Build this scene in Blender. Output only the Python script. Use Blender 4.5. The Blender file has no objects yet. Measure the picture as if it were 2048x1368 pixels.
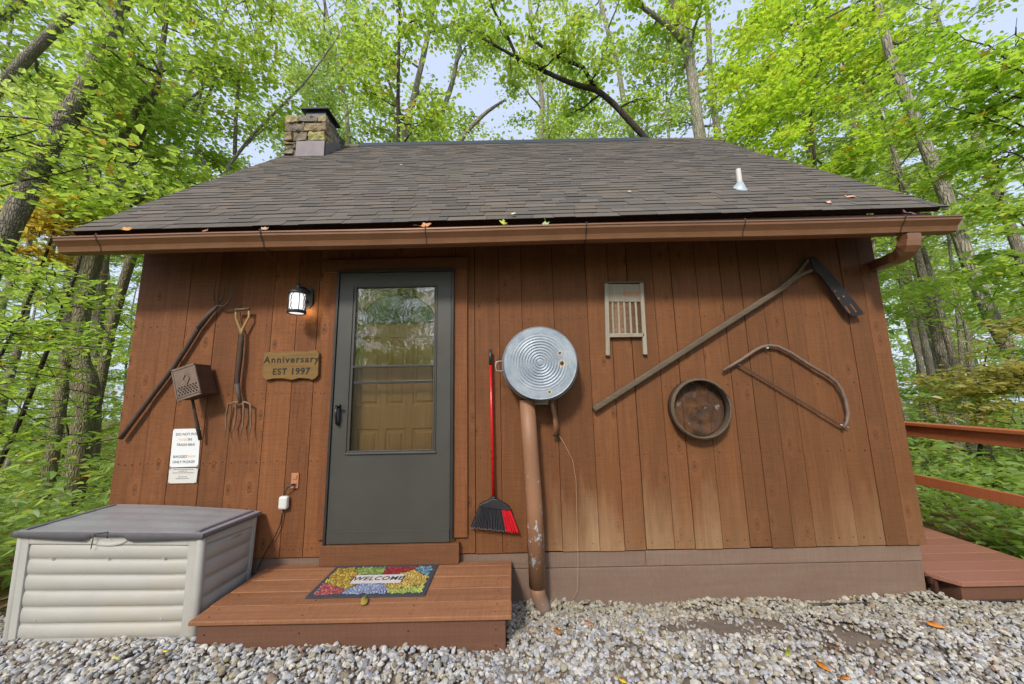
import bpy, math, random
import numpy as np
from mathutils import Vector, Matrix, Euler
random.seed(7)
S = bpy.context.scene
COL = S.collection
rad = math.radians
# ------------------------------------------------------------------ camera
F = 690.0
TILT, ROLL = rad(8.4), rad(-1.15)
CAM = Vector((0, -2.72, 1.5))
ROT = Matrix.Rotation(math.pi/2+TILT, 3, 'X') @ Matrix.Rotation(ROLL, 3, 'Z')
cd = bpy.data.cameras.new('camera'); cam = bpy.data.objects.new('camera', cd); COL.objects.link(cam)
cam.matrix_world = Matrix.Translation(CAM) @ ROT.to_4x4()
cd.sensor_width = 36; cd.lens = 36*F/2048; cd.clip_start = .05; cd.clip_end = 500
S.camera = cam
# measurements taken from the photograph: a point seen at (px,py) that lies on the plane y = Y (or z = Z)
def on(px, py, y=0.0):
    d = ROT @ Vector(((px-1024)/F, (684-py)/F, -1)); t = (y-CAM.y)/d.y
    return CAM+d*t
def onz(px, py, z):
    d = ROT @ Vector(((px-1024)/F, (684-py)/F, -1)); t = (z-CAM.z)/d.z
    return CAM+d*t
# ------------------------------------------------------------------ object helpers
def tag(o, label=None, cat=None, group=None, kind=None):
    if label: o['label'] = label
    if cat: o['category'] = cat
    if group: o['group'] = group
    if kind: o['kind'] = kind
    return o
def thing(name, loc, label, cat, group=None):
    o = bpy.data.objects.new(name, None); COL.objects.link(o); o.location = loc; o.empty_display_size = .1
    return tag(o, label, cat, group)
def origin(parent):
    v = Vector((0, 0, 0))
    while parent is not None:
        v += parent.location; parent = parent.parent
    return v
class MB:
    def __init__(s): s.v = []; s.f = []; s.m = []; s.r = []; s.c = []; s.sm = []
    def add(s, vs, fs, mi=0, r=None, col=None, sm=False):
        k = len(s.v); r = random.random() if r is None else r
        s.v += [tuple(p) for p in vs]
        for f in fs:
            s.f.append(tuple(i+k for i in f)); s.m.append(mi); s.r.append(r); s.sm.append(sm)
            s.c.append(col or (1, 1, 1))
        return s
    def box(s, x0, x1, y0, y1, z0, z1, **k):
        return s.add([(x0,y0,z0),(x1,y0,z0),(x1,y1,z0),(x0,y1,z0),(x0,y0,z1),(x1,y0,z1),(x1,y1,z1),(x0,y1,z1)],
            [(0,3,2,1),(4,5,6,7),(0,1,5,4),(1,2,6,5),(2,3,7,6),(3,0,4,7)], **k)
    def hexa(s, p, **k):      # 8 free corners, same order as box
        return s.add(p, [(0,3,2,1),(4,5,6,7),(0,1,5,4),(1,2,6,5),(2,3,7,6),(3,0,4,7)], **k)
    def tube(s, pts, rr, n=8, cap=True, flat=1.0, noise=0, **k):
        pts = [Vector(p) for p in pts]
        if not isinstance(rr, (list, tuple)): rr = [rr]*len(pts)
        vs = []; N = len(pts); u = None
        for i, p in enumerate(pts):
            d = (pts[min(i+1, N-1)]-pts[max(i-1, 0)]).normalized()
            if u is None:
                u = d.orthogonal().normalized() if abs(d.z) > .99 or abs(d.y) > .95 else d.cross(Vector((0, 1, 0))).normalized()
            u = (u-d*u.dot(d)).normalized(); w = d.cross(u)
            for j in range(n):
                a = 2*math.pi*j/n; q = rr[i]*(1+noise*(random.random()-.5))
                vs.append(p+u*math.cos(a)*q+w*math.sin(a)*q*flat)
        fs = [(i*n+j, i*n+(j+1) % n, (i+1)*n+(j+1) % n, (i+1)*n+j) for i in range(N-1) for j in range(n)]
        if cap: fs += [tuple(range(n-1, -1, -1)), tuple(range((N-1)*n, N*n))]
        k.setdefault('sm', True)
        return s.add(vs, fs, **k)
    def prism(s, poly, y0, y1, **k):     # outline in x,z extruded along y
        n = len(poly); vs = [(p[0], y0, p[1]) for p in poly]+[(p[0], y1, p[1]) for p in poly]
        fs = [tuple(range(n)), tuple(range(2*n-1, n-1, -1))]+[(i, n+i, n+(i+1) % n, (i+1) % n) for i in range(n)]
        return s.add(vs, fs, **k)
    def lathe(s, prof, c, axis='y', n=40, **k):   # prof: (radius, distance along axis)
        vs = []
        for (r, h) in prof:
            for j in range(n):
                a = 2*math.pi*j/n; x, y = r*math.cos(a), r*math.sin(a)
                vs.append((c[0]+x, c[1]+h, c[2]+y) if axis == 'y' else (c[0]+x, c[1]+y, c[2]+h))
        fs = [(i*n+j, i*n+(j+1) % n, (i+1)*n+(j+1) % n, (i+1)*n+j) for i in range(len(prof)-1) for j in range(n)]
        k.setdefault('sm', True)
        return s.add(vs, fs, **k)
    def build(s, name, mats, parent=None, bevel=0, loc=None):
        if not isinstance(mats, (list, tuple)): mats = [mats]
        o0 = origin(parent) if parent is not None else Vector(loc or (0, 0, 0))
        me = bpy.data.meshes.new(name)
        me.from_pydata([(a-o0.x, b-o0.y, c-o0.z) for a, b, c in s.v], [], s.f)
        for m in mats: me.materials.append(m)
        me.polygons.foreach_set('material_index', s.m)
        me.polygons.foreach_set('use_smooth', s.sm)
        at = me.attributes.new('rnd', 'FLOAT', 'FACE'); at.data.foreach_set('value', s.r)
        if any(c != (1, 1, 1) for c in s.c):
            ca = me.attributes.new('col', 'FLOAT_COLOR', 'FACE')
            ca.data.foreach_set('color', [x for c in s.c for x in (*c, 1)])
        me.update()
        import bmesh
        if len(s.f) < 20000:
            bm = bmesh.new(); bm.from_mesh(me); bmesh.ops.recalc_face_normals(bm, faces=bm.faces); bm.to_mesh(me); bm.free()
        o = bpy.data.objects.new(name, me); COL.objects.link(o)
        if parent is not None: o.parent = parent
        else: o.location = o0
        if bevel:
            b = o.modifiers.new('b', 'BEVEL'); b.width = bevel; b.segments = 2; b.limit_method = 'ANGLE'; b.angle_limit = rad(40)
        return o
def text_mesh(txt, size, offset=0.0, extrude=0.0005, shear=0, spacing=1.0):
    c = bpy.data.curves.new('t', 'FONT'); c.body = txt; c.size = size; c.align_x = 'CENTER'; c.align_y = 'CENTER'
    c.offset = offset; c.extrude = extrude; c.shear = shear; c.space_character = spacing; c.resolution_u = 3
    o = bpy.data.objects.new('t', c); COL.objects.link(o)
    dg = bpy.context.evaluated_depsgraph_get(); dg.update()
    me = bpy.data.meshes.new_from_object(o.evaluated_get(dg))
    bpy.data.objects.remove(o); bpy.data.curves.remove(c)
    return me
def lettering(name, lines, mats, parent, M, sizes):      # lines: (text,x,y,size,mat index, kwargs); M maps the text plane to the world
    mb = MB()
    for (t, x, y, sz, mi, kw) in lines:
        me = text_mesh(t, sz, **kw)
        mb.add([M @ Vector((v.co.x+x, v.co.y+y, v.co.z)) for v in me.vertices], [tuple(p.vertices) for p in me.polygons], mi=mi)
        bpy.data.meshes.remove(me)
    return mb.build(name, mats, parent)
# ------------------------------------------------------------------ materials
def lin(r, g, b):
    f = lambda c: ((c/255+.055)/1.055)**2.4 if c > 10 else c/255/12.92
    return (f(r), f(g), f(b), 1)
class NT:
    def __init__(s, name):
        s.m = bpy.data.materials.new(name); s.m.use_nodes = True; s.t = s.m.node_tree; s.n = s.t.nodes; s.l = s.t.links
        s.b = s.n['Principled BSDF']; s.out = s.n['Material Output']
        s.tc = s.n.new('ShaderNodeTexCoord')
    def node(s, typ, ins=None, **p):
        n = s.n.new(typ)
        for k, v in p.items(): setattr(n, k, v)
        for k, v in (ins or {}).items():
            if isinstance(v, bpy.types.NodeSocket): s.l.new(v, n.inputs[k])
            else: n.inputs[k].default_value = v
        return n
    def math(s, op, a, b=None, clamp=False):
        n = s.n.new('ShaderNodeMath'); n.operation = op; n.use_clamp = clamp
        for i, v in enumerate((a, b)):
            if v is None: continue
            if isinstance(v, bpy.types.NodeSocket): s.l.new(v, n.inputs[i])
            else: n.inputs[i].default_value = v
        return n.outputs[0]
    def mapr(s, v, a, b, c=0, d=1):
        n = s.node('ShaderNodeMapRange', {0: v, 1: a, 2: b, 3: c, 4: d}); return n.outputs[0]
    def mix(s, f, a, b, mode='MIX'):
        n = s.n.new('ShaderNodeMix'); n.data_type = 'RGBA'; n.blend_type = mode
        for k, v in ((0, f), (6, a), (7, b)):
            if isinstance(v, bpy.types.NodeSocket): s.l.new(v, n.inputs[k])
            else: n.inputs[k].default_value = v
        return n.outputs[2]
    def coord(s, scale, off=None, src=None):
        n = s.n.new('ShaderNodeMapping'); n.inputs['Scale'].default_value = scale
        s.l.new(src or s.tc.outputs['Object'], n.inputs[0])
        if off is not None: s.l.new(off, n.inputs['Location'])
        return n.outputs[0]
    def noise(s, vec, scale=1, detail=4, rough=.6, dist=0):
        return s.node('ShaderNodeTexNoise', {'Vector': vec, 'Scale': scale, 'Detail': detail, 'Roughness': rough, 'Distortion': dist}).outputs[0]
    def rnd(s): return s.node('ShaderNodeAttribute', attribute_name='rnd').outputs['Fac']
    def bump(s, h, st=.3, d=.01):
        n = s.node('ShaderNodeBump', {'Height': h, 'Strength': st, 'Distance': d}); s.l.new(n.outputs[0], s.b.inputs['Normal']); return n
    def fin(s, col=None, rough=.6, metal=0, spec=.5):
        if col is not None:
            if isinstance(col, bpy.types.NodeSocket): s.l.new(col, s.b.inputs['Base Color'])
            else: s.b.inputs['Base Color'].default_value = col
        if isinstance(rough, bpy.types.NodeSocket): s.l.new(rough, s.b.inputs['Roughness'])
        else: s.b.inputs['Roughness'].default_value = rough
        s.b.inputs['Metallic'].default_value = metal
        s.b.inputs['Specular IOR Level'].default_value = spec
        return s.m
def simple(name, col, rough=.6, metal=0, var=.25, scale=8, bump=.15, spec=.5, dirt=None):
    t = NT(name); v = t.coord((1, 1, 1)); n = t.noise(v, scale, 6, .65); n2 = t.noise(v, scale*9, 3, .6)
    a = tuple(c*(1-var) for c in col[:3])+(1,); b = tuple(min(1, c*(1+var)) for c in col[:3])+(1,)
    c = t.mix(t.mapr(n, .3, .7), a, b); c = t.mix(t.mapr(n2, .3, .7, 0, .35), c, b)
    if dirt: c = t.mix(t.mapr(t.noise(v, scale*.6, 8, .7), .5, .72), c, dirt)
    t.bump(n2, bump, .004)
    return t.fin(c, t.mapr(n, .2, .8, max(.05, rough-.12), min(1, rough+.12)), metal, spec)
def wood(name, c0, c1, cd, axis='z', knots=True, fade=None, rough=.7, grain=1.0, saw=.5, spec=.25, mottled=0.35):
    """stained rough-sawn boards; grain runs along axis, each board (rnd) has its own shade"""
    K_ = .83; c0, c1, cd = [tuple(v*K_ for v in c[:3])+(1,) for c in (c0, c1, cd)]
    t = NT(name); r = t.rnd()
    comb = t.node('ShaderNodeCombineXYZ', {0: t.math('MULTIPLY', r, 37.0), 1: t.math('MULTIPLY', r, 11.0), 2: t.math('MULTIPLY', r, 53.0)}).outputs[0]
    def sc(a, l): return (l, a, a) if axis == 'x' else ((a, l, a) if axis == 'y' else (a, a, l))
    base = t.coord((1, 1, 1), comb)
    warp = t.noise(t.coord(sc(5, 1.2), comb), 1, 2)
    # knots
    kv = t.coord(sc(5.5, 2.6), comb)
    kx = t.node('ShaderNodeSeparateXYZ', {0: kv}); kv2 = t.node('ShaderNodeCombineXYZ', {0: kx.outputs[0], 1: kx.outputs[2]}).outputs[0]
    vor = t.node('ShaderNodeTexVoronoi', {'Vector': kv2, 'Scale': 1.0, 'Randomness': 1.0}, voronoi_dimensions='2D')
    kd = vor.outputs['Distance']; pick = t.node('ShaderNodeSeparateColor', {0: vor.outputs['Color']}).outputs[0]
    on_ = t.math('GREATER_THAN', pick, .52 if knots else 2.0)
    kd2 = t.math('ADD', kd, t.math('MULTIPLY', t.noise(base, 30, 3), .06))
    halo = t.math('MULTIPLY', t.mapr(kd2, .06, .36, 1, 0), on_)
    core = t.math('MULTIPLY', t.mapr(kd2, .05, .11, 1, 0), on_)
    ring = t.math('MULTIPLY', t.mapr(t.math('ABSOLUTE', t.math('SUBTRACT', kd2, .125)), 0, .022, 1, 0), on_)
    # grain
    gv = t.coord(sc(60, 2.2), comb)
    gadd = t.node('ShaderNodeVectorMath', {0: gv, 1: t.node('ShaderNodeCombineXYZ', {0: t.math('MULTIPLY', halo, 9.0), 1: t.math('MULTIPLY', halo, 4.0), 2: t.math('MULTIPLY', warp, 2.0)}).outputs[0]}, operation='ADD').outputs[0]
    g = t.noise(gadd, 1, 5, .7, .3)
    g2 = t.noise(t.coord(sc(14, .7), comb), 1, 4, .6, .8)
    blot = t.noise(t.coord(sc(3.5, 1.3), comb), 1, 5, .65)
    arc = t.math('MULTIPLY', t.noise(t.coord(sc(2.2, .8), comb), 1, 1), 11.0)
    arcv = t.node('ShaderNodeVectorMath', {0: t.coord(sc(4, 150), comb), 1: t.node('ShaderNodeCombineXYZ', {0: arc, 1: arc, 2: arc}).outputs[0]}, operation='ADD').outputs[0]
    sw = t.noise(arcv, 1, 2, .5)
    fuzz = t.noise(base, 160, 3, .7)
    c = t.mix(t.mapr(blot, .25, .75), c0, c1)
    c = t.mix(t.mapr(g, .42, .68, 0, .45*grain), c, cd)
    c = t.mix(t.mapr(g2, .45, .72, 0, mottled*.9), c, cd); c = t.mix(t.mapr(sw, .42, .62, 0, .55*saw), c, cd)
    hs = t.mapr(r, 0, 1, .76, 1.18)
    c = t.mix(1.0, c, t.node('ShaderNodeCombineColor', {0: hs, 1: hs, 2: hs}).outputs[0], 'MULTIPLY')
    c = t.mix(t.math('MULTIPLY', halo, .25), c, tuple(x*1.6 for x in c1[:3])+(1,))
    c = t.mix(t.math('MULTIPLY', ring, .75), c, tuple(x*.35 for x in cd[:3])+(1,))
    c = t.mix(t.math('MULTIPLY', core, .9), c, tuple(x*.5 for x in cd[:3])+(1,))
    c = t.mix(t.mapr(fuzz, .35, .7, 0, .22), c, tuple(min(1, x*1.7) for x in c1[:3])+(1,))
    if fade:   # stain worn off near the ground on the exposed end of the wall
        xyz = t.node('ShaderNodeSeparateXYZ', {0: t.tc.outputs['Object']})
        zz = t.math('ADD', xyz.outputs[2], t.math('MULTIPLY', t.mapr(t.noise(t.coord((9, 1, 1.2), comb), 1, 4, .7), .3, .7), -.42))
        m = t.mapr(zz, .10, .60, 1.25, 0); m = t.math('MULTIPLY', m, t.math('MULTIPLY', t.mapr(xyz.outputs[0], .1, .6, .05, 1), t.mapr(xyz.outputs[0], 1.5, 2.2, 1, .5)))
        m = t.math('MULTIPLY', m, t.mapr(g, .3, .6, .6, 1)); m = t.math('MULTIPLY', m, t.mapr(t.math('FRACT', t.math('MULTIPLY', r, 17.3)), 0, 1, .1, 1.1))
        c = t.mix(t.math('MULTIPLY', m, .66, True), c, fade)
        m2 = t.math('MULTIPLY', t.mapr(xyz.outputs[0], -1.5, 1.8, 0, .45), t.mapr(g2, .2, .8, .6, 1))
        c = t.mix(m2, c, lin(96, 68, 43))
    h = t.math('ADD', t.math('MULTIPLY', g, .7), t.math('MULTIPLY', sw, saw)); h = t.math('ADD', h, t.math('MULTIPLY', fuzz, .5))
    t.bump(h, .5, .004)
    return t.fin(c, rough, 0, spec)
M = {}
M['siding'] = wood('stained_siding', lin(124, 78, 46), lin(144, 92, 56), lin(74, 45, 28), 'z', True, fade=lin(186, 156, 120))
M['trim'] = wood('stained_trim', lin(132, 82, 49), lin(144, 92, 58), lin(86, 52, 34), 'z', True)
M['trimx'] = wood('stained_trim_flat', lin(120, 79, 52), lin(132, 89, 60), lin(86, 57, 41), 'x', False)
M['skirt'] = wood('weathered_skirt', lin(150, 130, 114), lin(132, 106, 92), lin(112, 94, 84), 'x', False, grain=.3, mottled=.35)
M['step'] = wood('stained_step', lin(150, 100, 67), lin(172, 122, 88), lin(104, 68, 46), 'x', False, grain=.9, mottled=.55)
M['riser'] = wood('stained_riser', lin(128, 90, 72), lin(120, 84, 66), lin(98, 70, 58), 'x', False, grain=.8)
M['deck'] = wood('painted_deck', lin(154, 106, 88), lin(164, 114, 95), lin(130, 88, 74), 'x', False, grain=.4)
M['rail'] = wood('stained_rail', lin(186, 108, 66), lin(196, 118, 74), lin(150, 82, 52), 'y', False, grain=.5)
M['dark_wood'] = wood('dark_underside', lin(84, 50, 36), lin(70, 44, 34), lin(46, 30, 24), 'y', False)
M['grey_wood'] = wood('old_grey_handle', lin(104, 90, 74), lin(118, 104, 86), lin(70, 58, 46), 'x', False, saw=.1)
M['brown_wood'] = wood('old_brown_handle', lin(96, 78, 66), lin(80, 64, 54), lin(52, 42, 36), 'z', False, saw=.1)
M['pale_wood'] = wood('old_pale_wood', lin(162, 154, 136), lin(174, 166, 148), lin(120, 110, 94), 'z', False, saw=.1, grain=.8)
M['sign_wood'] = wood('sign_wood', lin(160, 120, 66), lin(132, 104, 62), lin(96, 80, 50), 'x', False, saw=.1, mottled=.9)
M['oak_door'] = wood('oak_door', lin(232, 182, 112), lin(238, 192, 126), lin(196, 146, 84), 'z', False, saw=.05, rough=.45, spec=.5)
M['yoke'] = wood('yellow_worn_wood', lin(186, 156, 108), lin(170, 140, 92), lin(120, 92, 60), 'z', False, saw=.1)
M['rust'] = simple('rusty_iron', lin(78, 70, 66), .7, .15, .35, 25, .5)
M['tine'] = simple('worn_steel', lin(122, 100, 84), .6, .4, .3, 30, .4)
M['popper'] = simple('rusty_tin', lin(120, 102, 90), .65, .35, .3, 22, .5)
M['popper_dark'] = simple('dark_rusty_tin', lin(84, 58, 44), .7, .35, .3, 22, .4)
M['black_iron'] = simple('black_iron', lin(44, 40, 40), .6, .4, .3, 20, .3)
M['lantern'] = simple('lantern_metal', lin(56, 58, 62), .45, .5, .2, 20, .1)
M['door_paint'] = simple('storm_door_paint', lin(68, 67, 63), .42, .0, .08, 3, .06)
M['door_dark'] = simple('storm_door_frame', lin(48, 48, 48), .4, .1, .1, 6, .05)
M['handle'] = simple('black_handle', lin(30, 30, 32), .35)
M['gutter'] = simple('brown_gutter_paint', lin(128, 90, 63), .38, .15, .12, 5, .06)
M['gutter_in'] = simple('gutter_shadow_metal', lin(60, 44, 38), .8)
M['chim_cap'] = simple('dark_cap_metal', lin(52, 56, 62), .5, .4)
M['flash'] = simple('grey_flashing', lin(112, 104, 108), .6, .2, .15, 10, .1)
M['boot'] = simple('galvanised_boot', lin(176, 188, 194), .45, .4, .12, 12, .1)
M['pvc'] = simple('weathered_pvc', lin(204, 202, 194), .5, 0, .08, 12)
M['resin'] = simple('beige_resin', lin(170, 168, 162), .5, 0, .06, 4, .08, dirt=lin(158, 153, 143))
M['resin2'] = simple('beige_resin_panel', lin(165, 162, 155), .5, 0, .06, 4, .08, dirt=lin(168, 160, 144))
M['lid'] = simple('grey_resin_lid', lin(138, 138, 140), .42, 0, .1, 5, .12, dirt=lin(136, 132, 132))
M['lid_edge'] = simple('grey_resin_edge', lin(104, 102, 108), .45, 0, .1, 8)
M['red'] = simple('red_plastic', lin(190, 20, 24), .3, 0, .05, 5, .02)
M['bristle_k'] = simple('black_bristles', lin(44, 46, 52), .7, 0, .3, 60)
M['bristle_r'] = simple('red_bristles', lin(214, 30, 44), .6, 0, .2, 60)
M['bristle_t'] = simple('frayed_bristle_tips', lin(120, 112, 112), .8, 0, .2, 60)
M['black_pl'] = simple('black_plastic', lin(42, 42, 45), .4)
M['white_pl'] = simple('white_plastic', lin(206, 206, 202), .4, 0, .04)
M['tan_pl'] = simple('tan_plate', lin(176, 118, 84), .5, 0, .08)
M['paper'] = simple('laminated_paper', lin(222, 224, 226), .25, 0, .03, 4, .03)
M['paper_small'] = simple('small_laminated_paper', lin(206, 203, 198), .3, 0, .03, 4, .03)
M['ink'] = simple('grey_ink', lin(110, 110, 114), .8); M['ink_faded'] = simple('faded_orange_ink', lin(226, 200, 168), .8)
M['ink_green'] = simple('dark_green_paint', lin(26, 34, 24), .8); M['ink_red'] = simple('worn_red_print', lin(196, 104, 70), .8, var=.4, scale=60)
M['rubber'] = simple('mat_rubber', lin(56, 60, 68), .8, 0, .2, 40, .4)
M['mat_ink'] = simple('mat_letters', lin(58, 60, 66), .8); M['mat_panel'] = simple('mat_panel', lin(196, 190, 186), .85, 0, .1, 60)
M['brass_mesh'] = simple('washboard_metal', lin(150, 118, 92), .5, .3, .3, 40)
M['string'] = simple('pale_string', lin(176, 158, 138), .8)
def col_mat(name, rough=.8, var=.2, scale=60, bump=.3, spec=.4):
    t = NT(name); c = t.node('ShaderNodeAttribute', attribute_name='col').outputs['Color']
    n = t.noise(t.coord((1, 1, 1)), scale, 4, .6); k = t.mapr(n, .25, .75, 1-var, 1+var)
    c = t.mix(1.0, c, t.node('ShaderNodeCombineColor', {0: k, 1: k, 2: k}).outputs[0], 'MULTIPLY')
    t.bump(n, bump, .004); return t.fin(c, rough, 0, spec)
M['shingle'] = col_mat('asphalt_shingle', .9, .28, 170, .6, .2)
M['stone'] = col_mat('chimney_stone', .85, .5, 14, 1.0, .3)
M['gravel'] = col_mat('gravel_stone', .8, .22, 70, .4, .35)
M['matstone'] = col_mat('mat_cobbles', .8, .2, 90, .3, .3)
M['mortar'] = simple('mortar', lin(130, 118, 98), .9, 0, .2, 20, .5)
def tub_mat():
    t = NT('galvanised_zinc'); xyz = t.node('ShaderNodeSeparateXYZ', {0: t.tc.outputs['Object']})
    n = t.noise(t.coord((1, 1, 1)), 7, 6, .7); n2 = t.noise(t.coord((30, 30, 30)), 1, 4, .6)
    c = t.mix(t.mapr(n, .3, .7), lin(132, 146, 162), lin(176, 184, 190)); c = t.mix(t.mapr(n2, .4, .75, 0, .4), c, lin(120, 128, 140))
    def spot(px, py, r0):
        p = on(px, py, -.235)-TUBO
        d = t.node('ShaderNodeVectorMath', {0: t.tc.outputs['Object'], 1: (p.x, p.y, p.z)}, operation='DISTANCE').outputs['Value']
        return t.mapr(t.math('ADD', d, t.math('MULTIPLY', n2, .012)), r0, r0*1.5, 1, 0), t.mapr(t.math('ADD', d, t.math('MULTIPLY', n2, .012)), r0*1.5, r0*2.4, 1, 0)
    for (px, py, r0) in ((1120, 706, .012), (1124, 727, .017), (1099, 784, .011)):
        a, b = spot(px, py, r0); c = t.mix(t.math('MULTIPLY', b, .8), c, lin(206, 190, 160)); c = t.mix(a, c, lin(70, 44, 28))
    t.bump(n2, .15, .003)
    return t.fin(c, t.mapr(n, .3, .7, .35, .6), .35)
def pipe_mat():
    t = NT('peeling_brown_pipe'); xyz = t.node('ShaderNodeSeparateXYZ', {0: t.tc.outputs['Object']})
    n = t.noise(t.coord((28, 28, 14)), 1, 5, .7, .4)
    band = t.mapr(t.math('ABSOLUTE', t.math('SUBTRACT', xyz.outputs[2], .42)), 0, .34, .085, -.06)
    m = t.mapr(t.math('ADD', n, band), .615, .63)
    z2 = t.mapr(xyz.outputs[2], .0, .1, 1, 0)
    c = t.mix(t.mapr(t.noise(t.coord((4, 4, 2)), 1), .3, .7), lin(146, 106, 78), lin(134, 96, 70))
    c = t.mix(m, c, lin(186, 192, 200)); c = t.mix(t.math('MULTIPLY', z2, .6), c, lin(130, 120, 112))
    t.bump(m, .3, -.002)
    return t.fin(c, .55)
M['pipe'] = pipe_mat()
def glass_mat(name, k, rough, tint=(1, 1, 1, 1)):
    t = NT(name); tr = t.node('ShaderNodeBsdfTransparent', {0: tint})
    fr = t.node('ShaderNodeFresnel', {0: 1.5}).outputs[0]
    bp = t.node('ShaderNodeBump', {'Height': t.noise(t.coord((16, 16, 9)), 1, 2), 'Strength': .07, 'Distance': .02})
    gl = t.node('ShaderNodeBsdfGlossy', {'Color': (1, 1, 1, 1), 'Roughness': rough, 'Normal': bp.outputs[0]})
    mx = t.node('ShaderNodeMixShader', {0: t.math('MULTIPLY', fr, k, True), 1: tr.outputs[0], 2: gl.outputs[0]})
    t.l.new(mx.outputs[0], t.out.inputs[0]); return t.m
M['glass'] = glass_mat('storm_glass', 3.0, .01)
M['screen'] = glass_mat('insect_screen', .9, .3, (.88, .87, .85, 1))
def emis(name, col, st):
    t = NT(name); t.b.inputs['Base Color'].default_value = (.8, .8, .8, 1); t.b.inputs['Emission Color'].default_value = col; t.b.inputs['Emission Strength'].default_value = st; return t.m
M['lamp_glass'] = emis('lit_frosted_glass', (1, .97, .95, 1), .5)
def bark(name, a, b, moss, sc=1.0, mossy=.35):
    t = NT(name); v = t.coord((11*sc, 11*sc, 2.4*sc)); n = t.noise(v, 1, 6, .7, .6)
    v2 = t.node('ShaderNodeTexVoronoi', {'Vector': t.node('ShaderNodeVectorMath', {0: t.coord((34*sc, 34*sc, 6*sc)), 1: t.node('ShaderNodeTexNoise', {'Vector': t.coord((14, 14, 5)), 'Scale': 1.0}).outputs[1]}, operation='ADD').outputs[0], 'Scale': 1.0}, feature='DISTANCE_TO_EDGE').outputs[0]
    cr = t.mapr(v2, 0, .22)
    c = t.mix(t.mapr(n, .3, .7), a, b); c = t.mix(t.math('MULTIPLY', t.math('SUBTRACT', 1, cr), .5), c, tuple(x*.3 for x in a[:3])+(1,))
    c = t.mix(t.mapr(t.noise(t.coord((3, 3, 1.4)), 1, 5, .7), .5, .68, 0, mossy), c, moss)
    t.bump(t.math('ADD', t.math('MULTIPLY', cr, .8), n), .9, .03)
    return t.fin(c, .9, 0, .2)
M['bark'] = bark('grey_furrowed_bark', lin(136, 127, 114), lin(172, 162, 148), lin(128, 136, 100))
M['bark_moss'] = bark('mossy_bark', lin(134, 124, 100), lin(160, 150, 124), lin(128, 142, 86), 1, .8)
M['bark_smooth'] = bark('smooth_grey_bark', lin(144, 138, 124), lin(178, 170, 154), lin(158, 166, 138), .5, .5)
M['bark_dark'] = bark('dark_twig_bark', lin(74, 66, 58), lin(96, 88, 78), lin(84, 84, 66), 1, .3)
def leaf(name, dark, light, trans, trans2=None, sp=.35):
    t = NT(name); a = t.rnd(); oi = t.node('ShaderNodeObjectInfo').outputs['Random']
    f = t.math('ADD', t.math('MULTIPLY', a, .75), t.math('MULTIPLY', oi, .35), True)
    big = t.mapr(t.noise(t.coord((.55, .55, .55)), 1, 2), .35, .65)
    c = t.mix(f, dark, light); old = t.math('GREATER_THAN', a, .975)
    c = t.mix(t.math('MULTIPLY', old, .7), c, lin(150, 110, 50))
    tc = t.mix(t.math('MULTIPLY', t.math('ADD', f, big), .5), trans, trans2 or trans); tc = t.mix(t.math('MULTIPLY', old, .6), tc, lin(220, 150, 50))
    df = t.node('ShaderNodeBsdfDiffuse', {0: c}); tl = t.node('ShaderNodeBsdfTranslucent', {0: tc})
    gl = t.node('ShaderNodeBsdfGlossy', {0: (1, 1, 1, 1), 1: .45})
    m1 = t.node('ShaderNodeMixShader', {0: .58, 1: df.outputs[0], 2: tl.outputs[0]})
    m2 = t.node('ShaderNodeMixShader', {0: .04, 1: m1.outputs[0], 2: gl.outputs[0]})
    t.l.new(m2.outputs[0], t.out.inputs[0]); return t.m
M['leaf'] = leaf('green_leaf', lin(114, 144, 60), lin(162, 184, 84), lin(172, 212, 76), lin(216, 234, 98))
M['leaf_pale'] = leaf('pale_far_leaf', lin(122, 156, 80), lin(166, 192, 110), lin(184, 218, 104), lin(222, 236, 134))
M['leaf_maple'] = leaf('mid_green_maple_leaf', lin(118, 158, 52), lin(164, 196, 70), lin(170, 216, 60), lin(208, 232, 84))
M['leaf_bright'] = leaf('bright_maple_leaf', lin(132, 168, 54), lin(176, 204, 66), lin(190, 230, 60), lin(224, 240, 80))
M['leaf_yellow'] = leaf('yellow_leaf', lin(170, 158, 50), lin(206, 178, 70), lin(236, 218, 76), lin(248, 216, 110))
M['leaf_olive'] = leaf('olive_leaf', lin(142, 146, 78), lin(180, 164, 92), lin(190, 196, 92), lin(222, 206, 112))
M['leaf_low'] = leaf('undergrowth_leaf', lin(108, 142, 66), lin(150, 178, 92), lin(172, 208, 84), lin(212, 230, 108))
def ground_mat():
    t = NT('forest_floor'); v = t.coord((1, 1, 1)); n = t.noise(v, 1.2, 8, .7); n2 = t.noise(v, 22, 5, .7)
    c = t.mix(t.mapr(n, .35, .65), lin(96, 76, 56), lin(84, 88, 50)); c = t.mix(t.mapr(n2, .45, .7), c, lin(140, 112, 80))
    t.bump(n2, .8, .05); return t.fin(c, .95, 0, .1)
M['ground'] = ground_mat()
M['soil'] = simple('damp_soil', lin(116, 104, 90), .95, 0, .3, 14, .8)
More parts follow.
